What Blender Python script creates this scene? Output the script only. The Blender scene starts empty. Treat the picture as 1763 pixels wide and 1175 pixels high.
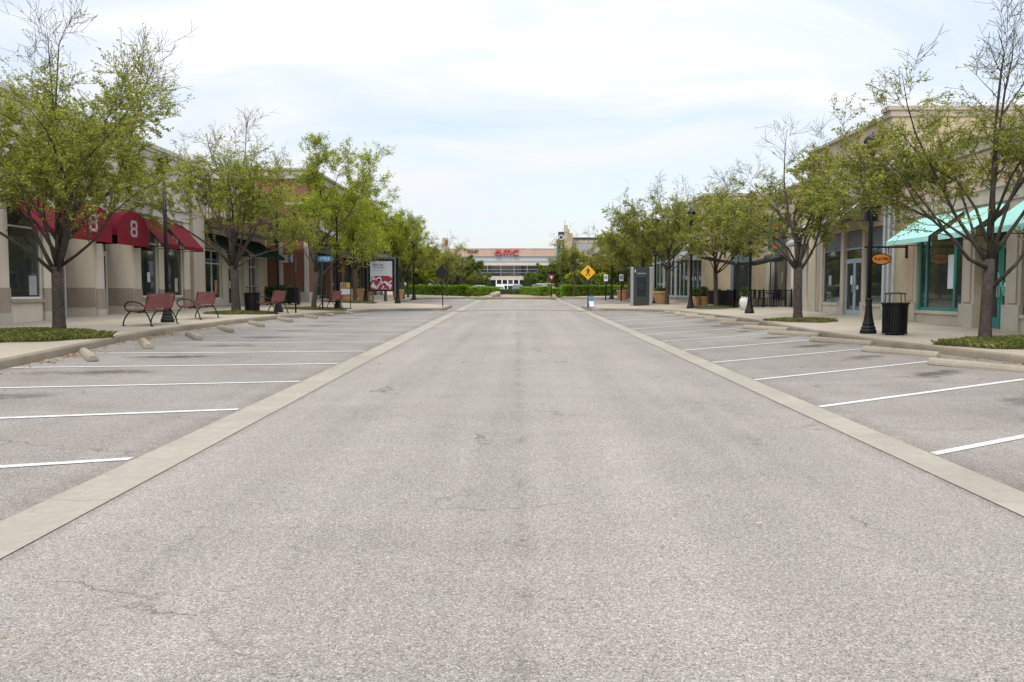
import bpy, bmesh, math, random
import numpy as np
from mathutils import Vector, Matrix
R = math.radians
scene = bpy.context.scene
# ---------------------------------------------------------------- camera
cam_d = bpy.data.cameras.new('camera'); cam = bpy.data.objects.new('camera', cam_d)
scene.collection.objects.link(cam); scene.camera = cam
cam_d.sensor_width = 36; cam_d.lens = 36 * 1423 / 1763; cam_d.clip_end = 4000; cam_d.clip_start = .05
cam.location = (0, 0, 1.6)
cam.rotation_euler = (R(90 - math.degrees(math.atan(84.5 / 1423))), 0, R(0.34))
# ---------------------------------------------------------------- light and sky
SUN_EL, SUN_AZ = 52, 200      # azimuth measured from +Y clockwise: behind the camera
sd = bpy.data.lights.new('sun', 'SUN'); sd.energy = 1.5; sd.angle = R(14); sd.color = (1, .96, .9)
sun = bpy.data.objects.new('sun', sd); scene.collection.objects.link(sun)
sun.rotation_euler = (R(90 - SUN_EL), 0, R(180 - SUN_AZ) + R(0)); sun.location = (0, 0, 60)
W = bpy.data.worlds.new('World'); scene.world = W; W.use_nodes = True
nt = W.node_tree; nt.nodes.clear()
def wn(t, **k):
    n = nt.nodes.new(t)
    for a, b in k.items(): setattr(n, a, b)
    return n
sky = wn('ShaderNodeTexSky', sky_type='NISHITA', sun_disc=False)
sky.sun_elevation = R(SUN_EL); sky.sun_rotation = R(SUN_AZ); sky.air_density = 1.0; sky.dust_density = 2.0
tc = wn('ShaderNodeTexCoord'); sx = wn('ShaderNodeSeparateXYZ'); nt.links.new(tc.outputs['Generated'], sx.inputs[0])
mz = wn('ShaderNodeMath', operation='MAXIMUM'); nt.links.new(sx.outputs['Z'], mz.inputs[0]); mz.inputs[1].default_value = 0.0
# cloud deck: project the direction on a plane overhead
za = wn('ShaderNodeMath', operation='ADD'); nt.links.new(mz.outputs[0], za.inputs[0]); za.inputs[1].default_value = .16
dx = wn('ShaderNodeMath', operation='DIVIDE'); dy = wn('ShaderNodeMath', operation='DIVIDE')
nt.links.new(sx.outputs['X'], dx.inputs[0]); nt.links.new(za.outputs[0], dx.inputs[1])
nt.links.new(sx.outputs['Y'], dy.inputs[0]); nt.links.new(za.outputs[0], dy.inputs[1])
cx = wn('ShaderNodeCombineXYZ'); nt.links.new(dx.outputs[0], cx.inputs[0]); nt.links.new(dy.outputs[0], cx.inputs[1])
cm = wn('ShaderNodeMapping'); nt.links.new(cx.outputs[0], cm.inputs[0]); cm.inputs['Location'].default_value = (3.1, 1.7, 0)
cm.inputs['Scale'].default_value = (.55, .8, 1); cm.inputs['Rotation'].default_value = (0, 0, R(24))
cn = wn('ShaderNodeTexNoise'); nt.links.new(cm.outputs[0], cn.inputs[0]); cn.inputs['Scale'].default_value = 1.5
cn.inputs['Detail'].default_value = 7; cn.inputs['Roughness'].default_value = .52; cn.inputs['Distortion'].default_value = .9
cr = wn('ShaderNodeMapRange'); nt.links.new(cn.outputs['Fac'], cr.inputs['Value'])
cr.inputs['From Min'].default_value = .30; cr.inputs['From Max'].default_value = .64
cr.inputs['To Min'].default_value = .36; cr.inputs['To Max'].default_value = 1.0; cr.clamp = True
# brightness of the overcast deck grows towards the zenith
pw = wn('ShaderNodeMath', operation='POWER'); nt.links.new(mz.outputs[0], pw.inputs[0]); pw.inputs[1].default_value = 2.1
g = wn('ShaderNodeMapRange'); nt.links.new(pw.outputs[0], g.inputs['Value'])
g.inputs['From Min'].default_value = 0; g.inputs['From Max'].default_value = 1
g.inputs['To Min'].default_value = 7.9; g.inputs['To Max'].default_value = 31
cc = wn('ShaderNodeVectorMath', operation='SCALE'); cc.inputs[0].default_value = (1.0, 1.015, 1.05)
nt.links.new(g.outputs[0], cc.inputs['Scale'])
sk = wn('ShaderNodeVectorMath', operation='SCALE'); nt.links.new(sky.outputs[0], sk.inputs[0]); sk.inputs['Scale'].default_value = 1.9
mx = wn('ShaderNodeMix', data_type='RGBA'); nt.links.new(cr.outputs[0], mx.inputs['Factor'])
nt.links.new(sk.outputs[0], mx.inputs['A']); nt.links.new(cc.outputs[0], mx.inputs['B'])
bg = wn('ShaderNodeBackground'); nt.links.new(mx.outputs['Result'], bg.inputs[0]); bg.inputs[1].default_value = .105
wo = wn('ShaderNodeOutputWorld'); nt.links.new(bg.outputs[0], wo.inputs[0])
vs = scene.view_settings; vs.view_transform = 'Standard'; vs.look = 'None'; vs.exposure = 0.12; vs.gamma = 1
scene.render.engine = 'CYCLES'; scene.cycles.max_bounces = 6; scene.cycles.transparent_max_bounces = 6
scene.cycles.use_denoising = True

# ---------------------------------------------------------------- helpers
C = scene.collection
random.seed(7)
class MB:
    def __init__(s): s.v = []; s.f = []; s.m = []
    def face(s, pts, m=0):
        n = len(s.v); s.v += [tuple(p) for p in pts]; s.f.append(tuple(range(n, n + len(pts)))); s.m.append(m)
    def box(s, x0, x1, y0, y1, z0, z1, m=0):
        if x0 > x1: x0, x1 = x1, x0
        if y0 > y1: y0, y1 = y1, y0
        n = len(s.v)
        s.v += [(x0,y0,z0),(x1,y0,z0),(x1,y1,z0),(x0,y1,z0),(x0,y0,z1),(x1,y0,z1),(x1,y1,z1),(x0,y1,z1)]
        for q in ((0,3,2,1),(4,5,6,7),(0,1,5,4),(1,2,6,5),(2,3,7,6),(3,0,4,7)):
            s.f.append(tuple(n + i for i in q)); s.m.append(m)
        return s
    def prism(s, poly, axis, a, b, m=0):
        """poly: 2D points; extruded along axis 0/1/2 from a to b"""
        n = len(s.v); k = len(poly)
        for t in (a, b):
            for p in poly:
                s.v.append((t, p[0], p[1]) if axis == 0 else (p[0], t, p[1]) if axis == 1 else (p[0], p[1], t))
        s.f.append(tuple(range(n, n + k))); s.m.append(m)
        s.f.append(tuple(range(n + 2 * k - 1, n + k - 1, -1))); s.m.append(m)
        for i in range(k):
            j = (i + 1) % k
            s.f.append((n + i, n + k + i, n + k + j, n + j)); s.m.append(m)
        return s
    def tube(s, pts, rad, n=8, cap=True, m=0):
        pts = [Vector(p) for p in pts]
        if not hasattr(rad, '__len__'): rad = [rad] * len(pts)
        b = len(s.v); prev = None
        for i, p in enumerate(pts):
            t = (pts[min(i + 1, len(pts) - 1)] - pts[max(i - 1, 0)])
            t = t.normalized() if t.length > 1e-9 else Vector((0, 0, 1))
            if prev is None:
                a = Vector((0, 0, 1)) if abs(t.z) < .9 else Vector((1, 0, 0))
                u = t.cross(a).normalized()
            else:
                u = (prev - t * prev.dot(t)); u = u.normalized() if u.length > 1e-6 else t.orthogonal().normalized()
            prev = u; w = t.cross(u)
            for k in range(n):
                an = 2 * math.pi * k / n
                q = p + (u * math.cos(an) + w * math.sin(an)) * rad[i]
                s.v.append((q.x, q.y, q.z))
        for i in range(len(pts) - 1):
            for k in range(n):
                k2 = (k + 1) % n
                s.f.append((b + i * n + k, b + i * n + k2, b + (i + 1) * n + k2, b + (i + 1) * n + k)); s.m.append(m)
        if cap:
            s.f.append(tuple(b + k for k in range(n - 1, -1, -1))); s.m.append(m)
            e = b + (len(pts) - 1) * n
            s.f.append(tuple(e + k for k in range(n))); s.m.append(m)
        return s
    def lathe(s, prof, n=16, c=(0, 0), m=0, sq=None):
        """prof: list of (r, z)"""
        b = len(s.v)
        for r, z in prof:
            for k in range(n):
                an = 2 * math.pi * (k + .5) / n
                s.v.append((c[0] + r * math.cos(an), c[1] + r * math.sin(an), z))
        for i in range(len(prof) - 1):
            for k in range(n):
                k2 = (k + 1) % n
                s.f.append((b + i * n + k, b + i * n + k2, b + (i + 1) * n + k2, b + (i + 1) * n + k)); s.m.append(m)
        s.f.append(tuple(b + k for k in range(n - 1, -1, -1))); s.m.append(m)
        e = b + (len(prof) - 1) * n; s.f.append(tuple(e + k for k in range(n))); s.m.append(m)
        return s
    def split(s, name, mats, parent=None):
        par = list(range(len(s.v)))
        def fd(a):
            while par[a] != a: par[a] = par[par[a]]; a = par[a]
            return a
        for f in s.f:
            for q in f[1:]: par[fd(q)] = fd(f[0])
        gr = {}
        for i, f in enumerate(s.f): gr.setdefault(fd(f[0]), []).append(i)
        out = []
        for k, fs in gr.items():
            ids = sorted({v for i in fs for v in s.f[i]}); mp = {v: j for j, v in enumerate(ids)}
            mb = MB(); mb.v = [s.v[v] for v in ids]; mb.f = [tuple(mp[v] for v in s.f[i]) for i in fs]; mb.m = [s.m[i] for i in fs]
            out.append(mb.build(name, mats, parent))
        return out
    def build(s, name, mats, parent=None, smooth=False, bevel=0, label=None, loc=None):
        me = bpy.data.meshes.new(name); me.from_pydata(s.v, [], s.f)
        if not isinstance(mats, (list, tuple)): mats = [mats]
        for m in mats: me.materials.append(m)
        if len(mats) > 1: me.polygons.foreach_set('material_index', s.m)
        if smooth: me.polygons.foreach_set('use_smooth', [True] * len(me.polygons))
        me.update()
        o = bpy.data.objects.new(name, me); C.objects.link(o)
        if parent is not None: o.parent = parent
        if loc: o.location = loc
        if label: o['label'] = label
        if bevel:
            b = o.modifiers.new('bevel', 'BEVEL'); b.width = bevel; b.segments = 2; b.limit_method = 'ANGLE'
        return o
def thing(name, label, cat, loc=(0, 0, 0), rz=0, group=None):
    o = bpy.data.objects.new(name, None); C.objects.link(o); o.location = loc; o.rotation_euler = (0, 0, rz)
    o.empty_display_size = .2
    o['label'] = label; o['category'] = cat
    if group: o['group'] = group
    return o
def tag(o, label, cat, group=None, kind=None):
    o['label'] = label; o['category'] = cat
    if group: o['group'] = group
    if kind: o['kind'] = kind
    return o
def struct(o): o['kind'] = 'structure'; return o
def dup(o, loc=None, rz=None, label=None, sc=None, parent=None):
    c = o.copy(); C.objects.link(c)
    if parent is not None: c.parent = parent
    if loc is not None: c.location = loc
    if rz is not None: c.rotation_euler = (0, 0, rz)
    if sc is not None: c.scale = sc if hasattr(sc, '__len__') else (sc,) * 3
    if label: c['label'] = label
    for ch in list(o.children): dup(ch, parent=c)
    return c
def text_mb(txt, size, depth=.01, spacing=1.0):
    cu = bpy.data.curves.new('t', 'FONT'); cu.body = txt; cu.size = size; cu.extrude = depth / 2
    cu.align_x = 'CENTER'; cu.align_y = 'CENTER'; cu.space_character = spacing; cu.offset = size * .012
    o = bpy.data.objects.new('t', cu)
    me = bpy.data.meshes.new_from_object(o)
    mb = MB(); mb.v = [tuple(v.co) for v in me.vertices]; mb.f = [tuple(p.vertices) for p in me.polygons]; mb.m = [0] * len(mb.f)
    bpy.data.objects.remove(o); bpy.data.curves.remove(cu); bpy.data.meshes.remove(me)
    return mb
def text(name, txt, size, m, parent, loc, rot, depth=.01, sx=1, label=None):
    """text in local plane; rot = euler"""
    o = text_mb(txt, size, depth).build(name, m, parent, loc=loc)
    o.rotation_euler = rot; o.scale = (sx, 1, 1)
    if label: o['label'] = label
    return o

# ---------------------------------------------------------------- materials
MATS = {}
def mat(name, col, rough=.7, metal=0, var=.12, scale=3, bump=0, bscale=40, spec=.5, coord='Object', col2=None, emit=None, coat=0):
    m = bpy.data.materials.new(name); m.use_nodes = True; t = m.node_tree; n = t.nodes; p = n['Principled BSDF']
    p.inputs['Roughness'].default_value = rough; p.inputs['Metallic'].default_value = metal
    p.inputs['Specular IOR Level'].default_value = spec; p.inputs['Coat Weight'].default_value = coat
    if coord == 'World': src = n.new('ShaderNodeNewGeometry').outputs['Position']
    else: src = n.new('ShaderNodeTexCoord').outputs['Object']
    nz = n.new('ShaderNodeTexNoise'); nz.inputs['Scale'].default_value = scale; nz.inputs['Detail'].default_value = 6
    t.links.new(src, nz.inputs['Vector'])
    rp = n.new('ShaderNodeMapRange'); t.links.new(nz.outputs['Fac'], rp.inputs['Value'])
    rp.inputs['From Min'].default_value = .3; rp.inputs['From Max'].default_value = .7
    mx = n.new('ShaderNodeMix'); mx.data_type = 'RGBA'; t.links.new(rp.outputs[0], mx.inputs['Factor'])
    c2 = col2 or tuple(c * (1 - var) for c in col); c1 = col if col2 else tuple(min(1, c * (1 + var)) for c in col)
    mx.inputs['A'].default_value = (*c2, 1); mx.inputs['B'].default_value = (*c1, 1)
    t.links.new(mx.outputs['Result'], p.inputs['Base Color'])
    if bump:
        b = n.new('ShaderNodeBump'); b.inputs['Strength'].default_value = bump; b.inputs['Distance'].default_value = .01
        n2 = n.new('ShaderNodeTexNoise'); n2.inputs['Scale'].default_value = bscale; n2.inputs['Detail'].default_value = 4
        t.links.new(src, n2.inputs['Vector']); t.links.new(n2.outputs['Fac'], b.inputs['Height'])
        t.links.new(b.outputs[0], p.inputs['Normal'])
    if emit: p.inputs['Emission Color'].default_value = (*emit[0], 1); p.inputs['Emission Strength'].default_value = emit[1]
    MATS[name] = m
    return m
def nodes(m): return m.node_tree, m.node_tree.nodes, m.node_tree.nodes['Principled BSDF']

def ramp(t, src, stops):
    r = t.nodes.new('ShaderNodeValToRGB'); t.links.new(src, r.inputs[0])
    e = r.color_ramp.elements
    while len(e) < len(stops): e.new(.5)
    for i, (p, c) in enumerate(stops):
        e[i].position = p; e[i].color = (*c, 1) if len(c) == 3 else c
    return r.outputs[0]
def mulc(t, a, b, fac=1.0, mode='MULTIPLY'):
    x = t.nodes.new('ShaderNodeMix'); x.data_type = 'RGBA'; x.blend_type = mode
    if hasattr(fac, 'is_output') or not isinstance(fac, (int, float)): t.links.new(fac, x.inputs['Factor'])
    else: x.inputs['Factor'].default_value = fac
    for s, v in (('A', a), ('B', b)):
        if isinstance(v, tuple): x.inputs[s].default_value = (*v, 1)
        else: t.links.new(v, x.inputs[s])
    return x.outputs['Result']
def asphalt(name, tint, stains=0):
    m = mat(name, tint, rough=.93, spec=.2); t, n, p = nodes(m)
    pos = n.new('ShaderNodeNewGeometry').outputs['Position']
    def noise(sc, det=3, rough=.5, vec=pos, dist=0):
        z = n.new('ShaderNodeTexNoise'); z.inputs['Scale'].default_value = sc; z.inputs['Detail'].default_value = det
        z.inputs['Roughness'].default_value = rough; z.inputs['Distortion'].default_value = dist
        t.links.new(vec, z.inputs['Vector']); return z.outputs['Fac']
    # aggregate: pale stones in a darker binder
    vo = n.new('ShaderNodeTexVoronoi'); vo.inputs['Scale'].default_value = 120; t.links.new(pos, vo.inputs['Vector'])
    bw = n.new('ShaderNodeSeparateColor'); t.links.new(vo.outputs['Color'], bw.inputs[0])
    stone = ramp(t, bw.outputs[0], [(0, (.165, .151, .137)), (.12, (.275, .254, .233)), (.55, (.33, .306, .281)), (.85, (.385, .359, .332)), (1, (.52, .49, .458))])
    edge = ramp(t, vo.outputs['Distance'], [(.0, (1, 1, 1)), (.45, (.95, .95, .95)), (.8, (.62, .62, .62))])
    c = mulc(t, stone, edge)
    fine = ramp(t, noise(48, 6, .75), [(.33, (.70, .70, .70)), (.5, (1, 1, 1)), (.7, (1.14, 1.13, 1.12))]); c = mulc(t, c, fine)
    vo2 = n.new('ShaderNodeTexVoronoi'); vo2.inputs['Scale'].default_value = 210; t.links.new(pos, vo2.inputs['Vector'])
    b2 = n.new('ShaderNodeSeparateColor'); t.links.new(vo2.outputs['Color'], b2.inputs[0])
    c = mulc(t, c, ramp(t, b2.outputs[1], [(0, (.55, .55, .55)), (.1, (.92, .92, .92)), (.9, (1.05, 1.05, 1.05)), (1, (1.35, 1.35, 1.35))]))
    big = ramp(t, noise(.35, 4, .6), [(.3, (.93, .93, .94)), (.7, (1.05, 1.045, 1.03))]); c = mulc(t, c, big)
    # streaks along the street and cross-wise laying marks
    mp = n.new('ShaderNodeMapping'); mp.inputs['Scale'].default_value = (1.6, .05, 1); t.links.new(pos, mp.inputs[0])
    c = mulc(t, c, ramp(t, noise(1.0, 4, .6, mp.outputs[0]), [(.3, (.93, .93, .93)), (.7, (1.05, 1.05, 1.05))]))
    mp2 = n.new('ShaderNodeMapping'); mp2.inputs['Scale'].default_value = (.12, 1.3, 1); t.links.new(pos, mp2.inputs[0])
    c = mulc(t, c, ramp(t, noise(1.3, 5, .65, mp2.outputs[0]), [(.32, (.95, .95, .95)), (.5, (1, 1, 1)), (.7, (1.02, 1.02, 1.02))]))
    # thin wandering cracks
    dn = n.new('ShaderNodeTexNoise'); dn.inputs['Scale'].default_value = 1.6; dn.inputs['Detail'].default_value = 6; t.links.new(pos, dn.inputs['Vector'])
    ad = n.new('ShaderNodeVectorMath'); ad.operation = 'MULTIPLY_ADD'; t.links.new(dn.outputs['Color'], ad.inputs[0])
    ad.inputs[1].default_value = (1.1, 1.1, 1.1); t.links.new(pos, ad.inputs[2])
    vc = n.new('ShaderNodeTexVoronoi'); vc.feature = 'DISTANCE_TO_EDGE'; vc.inputs['Scale'].default_value = .28; t.links.new(ad.outputs[0], vc.inputs['Vector'])
    ck = ramp(t, vc.outputs['Distance'], [(.0, (1, 1, 1)), (.0022, (.7, .7, .7)), (.0045, (0, 0, 0))])
    ckm = mulc(t, ck, ramp(t, noise(.8, 3), [(.48, (0, 0, 0)), (.62, (.8, .8, .8))]))
    c = mulc(t, c, (.30, .28, .27), ckm)
    if stains == 0:      # the worn paving seam down the middle of the road
        sp = n.new('ShaderNodeSeparateXYZ'); t.links.new(pos, sp.inputs[0])
        wv = n.new('ShaderNodeMath'); wv.operation = 'MULTIPLY_ADD'; t.links.new(noise(.5, 3), wv.inputs[0]); wv.inputs[1].default_value = .12
        t.links.new(sp.outputs[0], wv.inputs[2])
        sb = n.new('ShaderNodeMath'); sb.operation = 'ADD'; t.links.new(wv.outputs[0], sb.inputs[0]); sb.inputs[1].default_value = -.09
        ab = n.new('ShaderNodeMath'); ab.operation = 'ABSOLUTE'; t.links.new(sb.outputs[0], ab.inputs[0])
        seam = ramp(t, ab.outputs[0], [(0, (1, 1, 1)), (.022, (.55, .55, .55)), (.10, (0, 0, 0))])
        brk = ramp(t, noise(1.9, 5, .7), [(.46, (.0, .0, .0)), (.62, (1, 1, 1))])
        sf = mulc(t, seam, brk); sf = mulc(t, sf, ramp(t, noise(26, 3), [(.42, (.1, .1, .1)), (.58, (1, 1, 1))]))
        c = mulc(t, c, (.5, .49, .48), sf)
    else:                # oil drips where engines stand, one to a stall, and general grime
        sp = n.new('ShaderNodeSeparateXYZ'); t.links.new(pos, sp.inputs[0])
        def ma(op, a, b=None, cc=None):
            q = n.new('ShaderNodeMath'); q.operation = op
            for i, v in enumerate((a, b, cc)):
                if v is None: continue
                if isinstance(v, (int, float)): q.inputs[i].default_value = v
                else: t.links.new(v, q.inputs[i])
            return q.outputs[0]
        sgn = stains[0]; X0 = stains[1]; Y0 = stains[2]
        # distance to the nearest stall axis (spaced 3 m along y, axes at 30 degrees)
        yy = ma('ADD', ma('SUBTRACT', sp.outputs[1], ma('MULTIPLY', ma('SUBTRACT', sp.outputs[0], X0), .577)), -Y0)
        fr = ma('SUBTRACT', ma('FRACT', ma('ADD', ma('DIVIDE', yy, 3.0), .5)), .5)
        dyv = ma('MULTIPLY', fr, 3.0); dxv = ma('SUBTRACT', sp.outputs[0], X0)
        nn = noise(2.2, 5, .65)
        rr = ma('ADD', ma('POWER', ma('ABSOLUTE', ma('DIVIDE', dyv, .42)), 2.0), ma('POWER', ma('ABSOLUTE', ma('DIVIDE', dxv, .85)), 2.0))
        rr = ma('ADD', ma('SQRT', rr), ma('MULTIPLY', ma('SUBTRACT', nn, .5), 2.4))
        st = ramp(t, rr, [(.15, (.95, .95, .95)), (.55, (.5, .5, .5)), (1.1, (0, 0, 0))])
        c = mulc(t, c, (.36, .345, .33), st); c = mulc(t, c, (.93, .915, .895))
        c = mulc(t, c, ramp(t, noise(.55, 4, .6), [(.3, (.82, .81, .80)), (.6, (1, 1, 1))]))
    sq = n.new('ShaderNodeSeparateXYZ'); t.links.new(pos, sq.inputs[0])
    for e, wd in (((-3.09, .10), (3.58, .10)) if stains == 0 else ((-3.57, .34), (3.99, .34))):
        a1 = n.new('ShaderNodeMath'); a1.operation = 'SUBTRACT'; t.links.new(sq.outputs[0], a1.inputs[0]); a1.inputs[1].default_value = e
        a2 = n.new('ShaderNodeMath'); a2.operation = 'ABSOLUTE'; t.links.new(a1.outputs[0], a2.inputs[0])
        a3 = n.new('ShaderNodeMath'); a3.operation = 'DIVIDE'; t.links.new(a2.outputs[0], a3.inputs[0]); a3.inputs[1].default_value = wd
        gm = mulc(t, ramp(t, a3.outputs[0], [(0, (.7, .7, .7)), (.3, (.5, .5, .5)), (1, (0, 0, 0))]), ramp(t, noise(2.6, 5, .7), [(.35, (.15, .15, .15)), (.65, (1, 1, 1))]))
        c = mulc(t, c, (.60, .58, .55), gm)
    if stains == 0:   # tyre tracks, slightly smoother and darker
        mp3 = n.new('ShaderNodeMapping'); mp3.inputs['Scale'].default_value = (.55, .012, 1); mp3.inputs['Location'].default_value = (.3, 0, 0); t.links.new(pos, mp3.inputs[0])
        c = mulc(t, c, ramp(t, noise(2.0, 3, .6, mp3.outputs[0]), [(.35, (.90, .895, .885)), (.6, (1.03, 1.025, 1.01))]))
        c = mulc(t, c, ramp(t, noise(.22, 5, .65), [(.35, (.93, .92, .90)), (.65, (1.04, 1.03, 1.01))]))
    t.links.new(c, p.inputs['Base Color'])
    b = n.new('ShaderNodeBump'); b.inputs['Strength'].default_value = .45; b.inputs['Distance'].default_value = .006
    t.links.new(bw.outputs[0], b.inputs['Height']); t.links.new(b.outputs[0], p.inputs['Normal'])
    return m
def concrete(name, tint, joints=None, stain=.8):
    m = mat(name, tint, rough=.9, spec=.2); t, n, p = nodes(m)
    pos = n.new('ShaderNodeNewGeometry').outputs['Position']
    def noise(sc, det=4, rough=.6):
        z = n.new('ShaderNodeTexNoise'); z.inputs['Scale'].default_value = sc; z.inputs['Detail'].default_value = det
        z.inputs['Roughness'].default_value = rough; t.links.new(pos, z.inputs['Vector']); return z.outputs['Fac']
    c = ramp(t, noise(.8), [(.3, tuple(x * stain for x in tint)), (.7, tint)])
    c = mulc(t, c, ramp(t, noise(9, 6, .7), [(.3, (.88, .88, .87)), (.7, (1.07, 1.07, 1.07))]))
    c = mulc(t, c, ramp(t, noise(90, 3), [(.3, (.9, .9, .9)), (.7, (1.06, 1.06, 1.06))]))
    if joints:
        jx, jy, col, w = joints
        br = n.new('ShaderNodeTexBrick'); br.offset = 0; br.inputs['Scale'].default_value = 1
        br.inputs['Brick Width'].default_value = jx; br.inputs['Row Height'].default_value = jy
        br.inputs['Mortar Size'].default_value = w; br.inputs['Mortar Smooth'].default_value = .3
        br.inputs['Color1'].default_value = (1, 1, 1, 1); br.inputs['Color2'].default_value = (.94, .94, .93, 1); br.inputs['Mortar'].default_value = (*col, 1)
        t.links.new(pos, br.inputs['Vector']); c = mulc(t, c, br.outputs['Color'])
    t.links.new(c, p.inputs['Base Color'])
    b = n.new('ShaderNodeBump'); b.inputs['Strength'].default_value = .3; b.inputs['Distance'].default_value = .004
    t.links.new(noise(60), b.inputs['Height']); t.links.new(b.outputs[0], p.inputs['Normal'])
    return m
def brickmat(name, c1, c2, mortar, w=.22, h=.075):
    m = mat(name, c1, rough=.9, spec=.2); t, n, p = nodes(m)
    g = n.new('ShaderNodeNewGeometry'); sp = n.new('ShaderNodeSeparateXYZ'); t.links.new(g.outputs['Position'], sp.inputs[0])
    ad = n.new('ShaderNodeMath'); t.links.new(sp.outputs[0], ad.inputs[0]); t.links.new(sp.outputs[1], ad.inputs[1])
    cb = n.new('ShaderNodeCombineXYZ'); t.links.new(ad.outputs[0], cb.inputs[0]); t.links.new(sp.outputs[2], cb.inputs[1])
    br = n.new('ShaderNodeTexBrick'); br.inputs['Scale'].default_value = 1; br.inputs['Brick Width'].default_value = w
    br.inputs['Row Height'].default_value = h; br.inputs['Mortar Size'].default_value = .007
    br.inputs['Color1'].default_value = (*c1, 1); br.inputs['Color2'].default_value = (*c2, 1); br.inputs['Mortar'].default_value = (*mortar, 1)
    t.links.new(cb.outputs[0], br.inputs['Vector']); t.links.new(br.outputs['Color'], p.inputs['Base Color'])
    return m
def plaster(name, col, dirt=.85):
    m = mat(name, col, rough=.88, spec=.2); t, n, p = nodes(m)
    g = n.new('ShaderNodeNewGeometry').outputs['Position']
    def noise(sc, vec=g, det=5):
        z = n.new('ShaderNodeTexNoise'); z.inputs['Scale'].default_value = sc; z.inputs['Detail'].default_value = det; z.inputs['Roughness'].default_value = .6
        t.links.new(vec, z.inputs['Vector']); return z.outputs['Fac']
    mp = n.new('ShaderNodeMapping'); mp.inputs['Scale'].default_value = (2.5, 2.5, .25); t.links.new(g, mp.inputs[0])
    c = ramp(t, noise(1.0, mp.outputs[0]), [(.3, tuple(x * dirt for x in col)), (.55, col)])
    c = mulc(t, c, ramp(t, noise(1.3), [(.3, (.93, .93, .92)), (.7, (1.04, 1.04, 1.04))]))
    c = mulc(t, c, ramp(t, noise(45), [(.3, (.95, .95, .95)), (.7, (1.03, 1.03, 1.03))]))
    t.links.new(c, p.inputs['Base Color'])
    b = n.new('ShaderNodeBump'); b.inputs['Strength'].default_value = .25; b.inputs['Distance'].default_value = .003
    t.links.new(noise(70), b.inputs['Height']); t.links.new(b.outputs[0], p.inputs['Normal'])
    return m
def leafmat(name, dark, mid, light, trans=.35):
    m = mat(name, mid, rough=.6); t, n, p = nodes(m)
    g = n.new('ShaderNodeNewGeometry')
    c = ramp(t, g.outputs['Random Per Island'], [(0, dark), (.45, mid), (.85, light), (1, tuple(x * 1.25 for x in light))])
    z = n.new('ShaderNodeTexNoise'); z.inputs['Scale'].default_value = 1.4; z.inputs['Detail'].default_value = 3
    oc = n.new('ShaderNodeTexCoord'); t.links.new(oc.outputs['Object'], z.inputs['Vector'])
    c = mulc(t, c, ramp(t, z.outputs['Fac'], [(.35, (.78, .84, .80)), (.65, (1.15, 1.1, 1.0))]))
    t.links.new(c, p.inputs['Base Color']); p.inputs['Specular IOR Level'].default_value = .35
    tr = n.new('ShaderNodeBsdfTranslucent'); t.links.new(mulc(t, c, (1.3, 1.4, .7)), tr.inputs['Color'])
    ms = n.new('ShaderNodeMixShader'); ms.inputs[0].default_value = trans
    t.links.new(p.outputs[0], ms.inputs[1]); t.links.new(tr.outputs[0], ms.inputs[2])
    t.links.new(ms.outputs[0], n['Material Output'].inputs['Surface'])
    return m

M_road = asphalt('asphalt_road', (.3, .28, .27))
M_parkR = asphalt('asphalt_parking', (.3, .28, .27), stains=(1, 7.25, 11.3))
M_parkL = asphalt('asphalt_parking_left', (.3, .28, .27), stains=(-1, -7.0, 16.73))
M_gutter = concrete('gutter_concrete', (.355, .328, .272), joints=(50, 3.1, (.6, .58, .55), .006))
M_walk = concrete('sidewalk_concrete', (.41, .36, .285), joints=(1.55, 1.55, (.62, .6, .57), .008), stain=.85)
M_kerb = concrete('kerb_concrete', (.27, .23, .17), stain=.62)
M_stop = concrete('wheel_stop_concrete', (.36, .315, .245), stain=.7)
M_stone = concrete('cast_stone', (.52, .475, .395), stain=.85)
M_paint = mat('road_paint', (.80, .80, .78), rough=.6, var=.08, scale=12, coord='World')
def wear_paint():
    t, n, p = nodes(M_paint)
    g = n.new('ShaderNodeNewGeometry').outputs['Position']
    z = n.new('ShaderNodeTexNoise'); z.inputs['Scale'].default_value = 28; z.inputs['Detail'].default_value = 6; z.inputs['Roughness'].default_value = .7
    t.links.new(g, z.inputs['Vector'])
    c = ramp(t, z.outputs['Fac'], [(.34, (.33, .31, .29)), (.46, (.54, .53, .51)), (.64, (.66, .66, .65))])
    t.links.new(c, p.inputs['Base Color'])
wear_paint()
M_paintblue = mat('blue_road_paint', (.36, .45, .55), rough=.8, var=.15)
M_cream = plaster('cream_plaster', (.60, .54, .445))
M_creampink = plaster('pale_pink_plaster', (.56, .515, .46))
M_tan = plaster('tan_plaster', (.46, .41, .335))
M_dtan = plaster('brown_base_plaster', (.34, .28, .225))
M_trim = plaster('trim_plaster', (.56, .54, .49))
M_yellow = plaster('yellow_beige_plaster', (.50, .425, .29))
M_peach = plaster('peach_plaster', (.50, .385, .28))
M_greyw = plaster('grey_plaster', (.40, .39, .37))
M_offw = plaster('off_white_plaster', (.60, .58, .54))
M_brick = brickmat('red_brick', (.22, .085, .055), (.165, .062, .043), (.25, .18, .14))
M_brickpave = brickmat('brick_paving', (.26, .14, .10), (.2, .11, .085), (.25, .2, .16))
M_red = mat('red_canvas', (.165, .010, .019), rough=.85, var=.12, spec=.2, bump=.15, bscale=200)
M_green = mat('dark_green_canvas', (.012, .035, .030), rough=.9, var=.2, spec=.15)
M_teal = mat('mint_canvas', (.36, .68, .60), rough=.85, var=.05, spec=.15)
M_tealp = mat('teal_paint', (.028, .22, .185), rough=.45, var=.15, scale=6)
M_blackaw = mat('black_canvas', (.022, .02, .022), rough=.85, var=.2)
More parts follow.
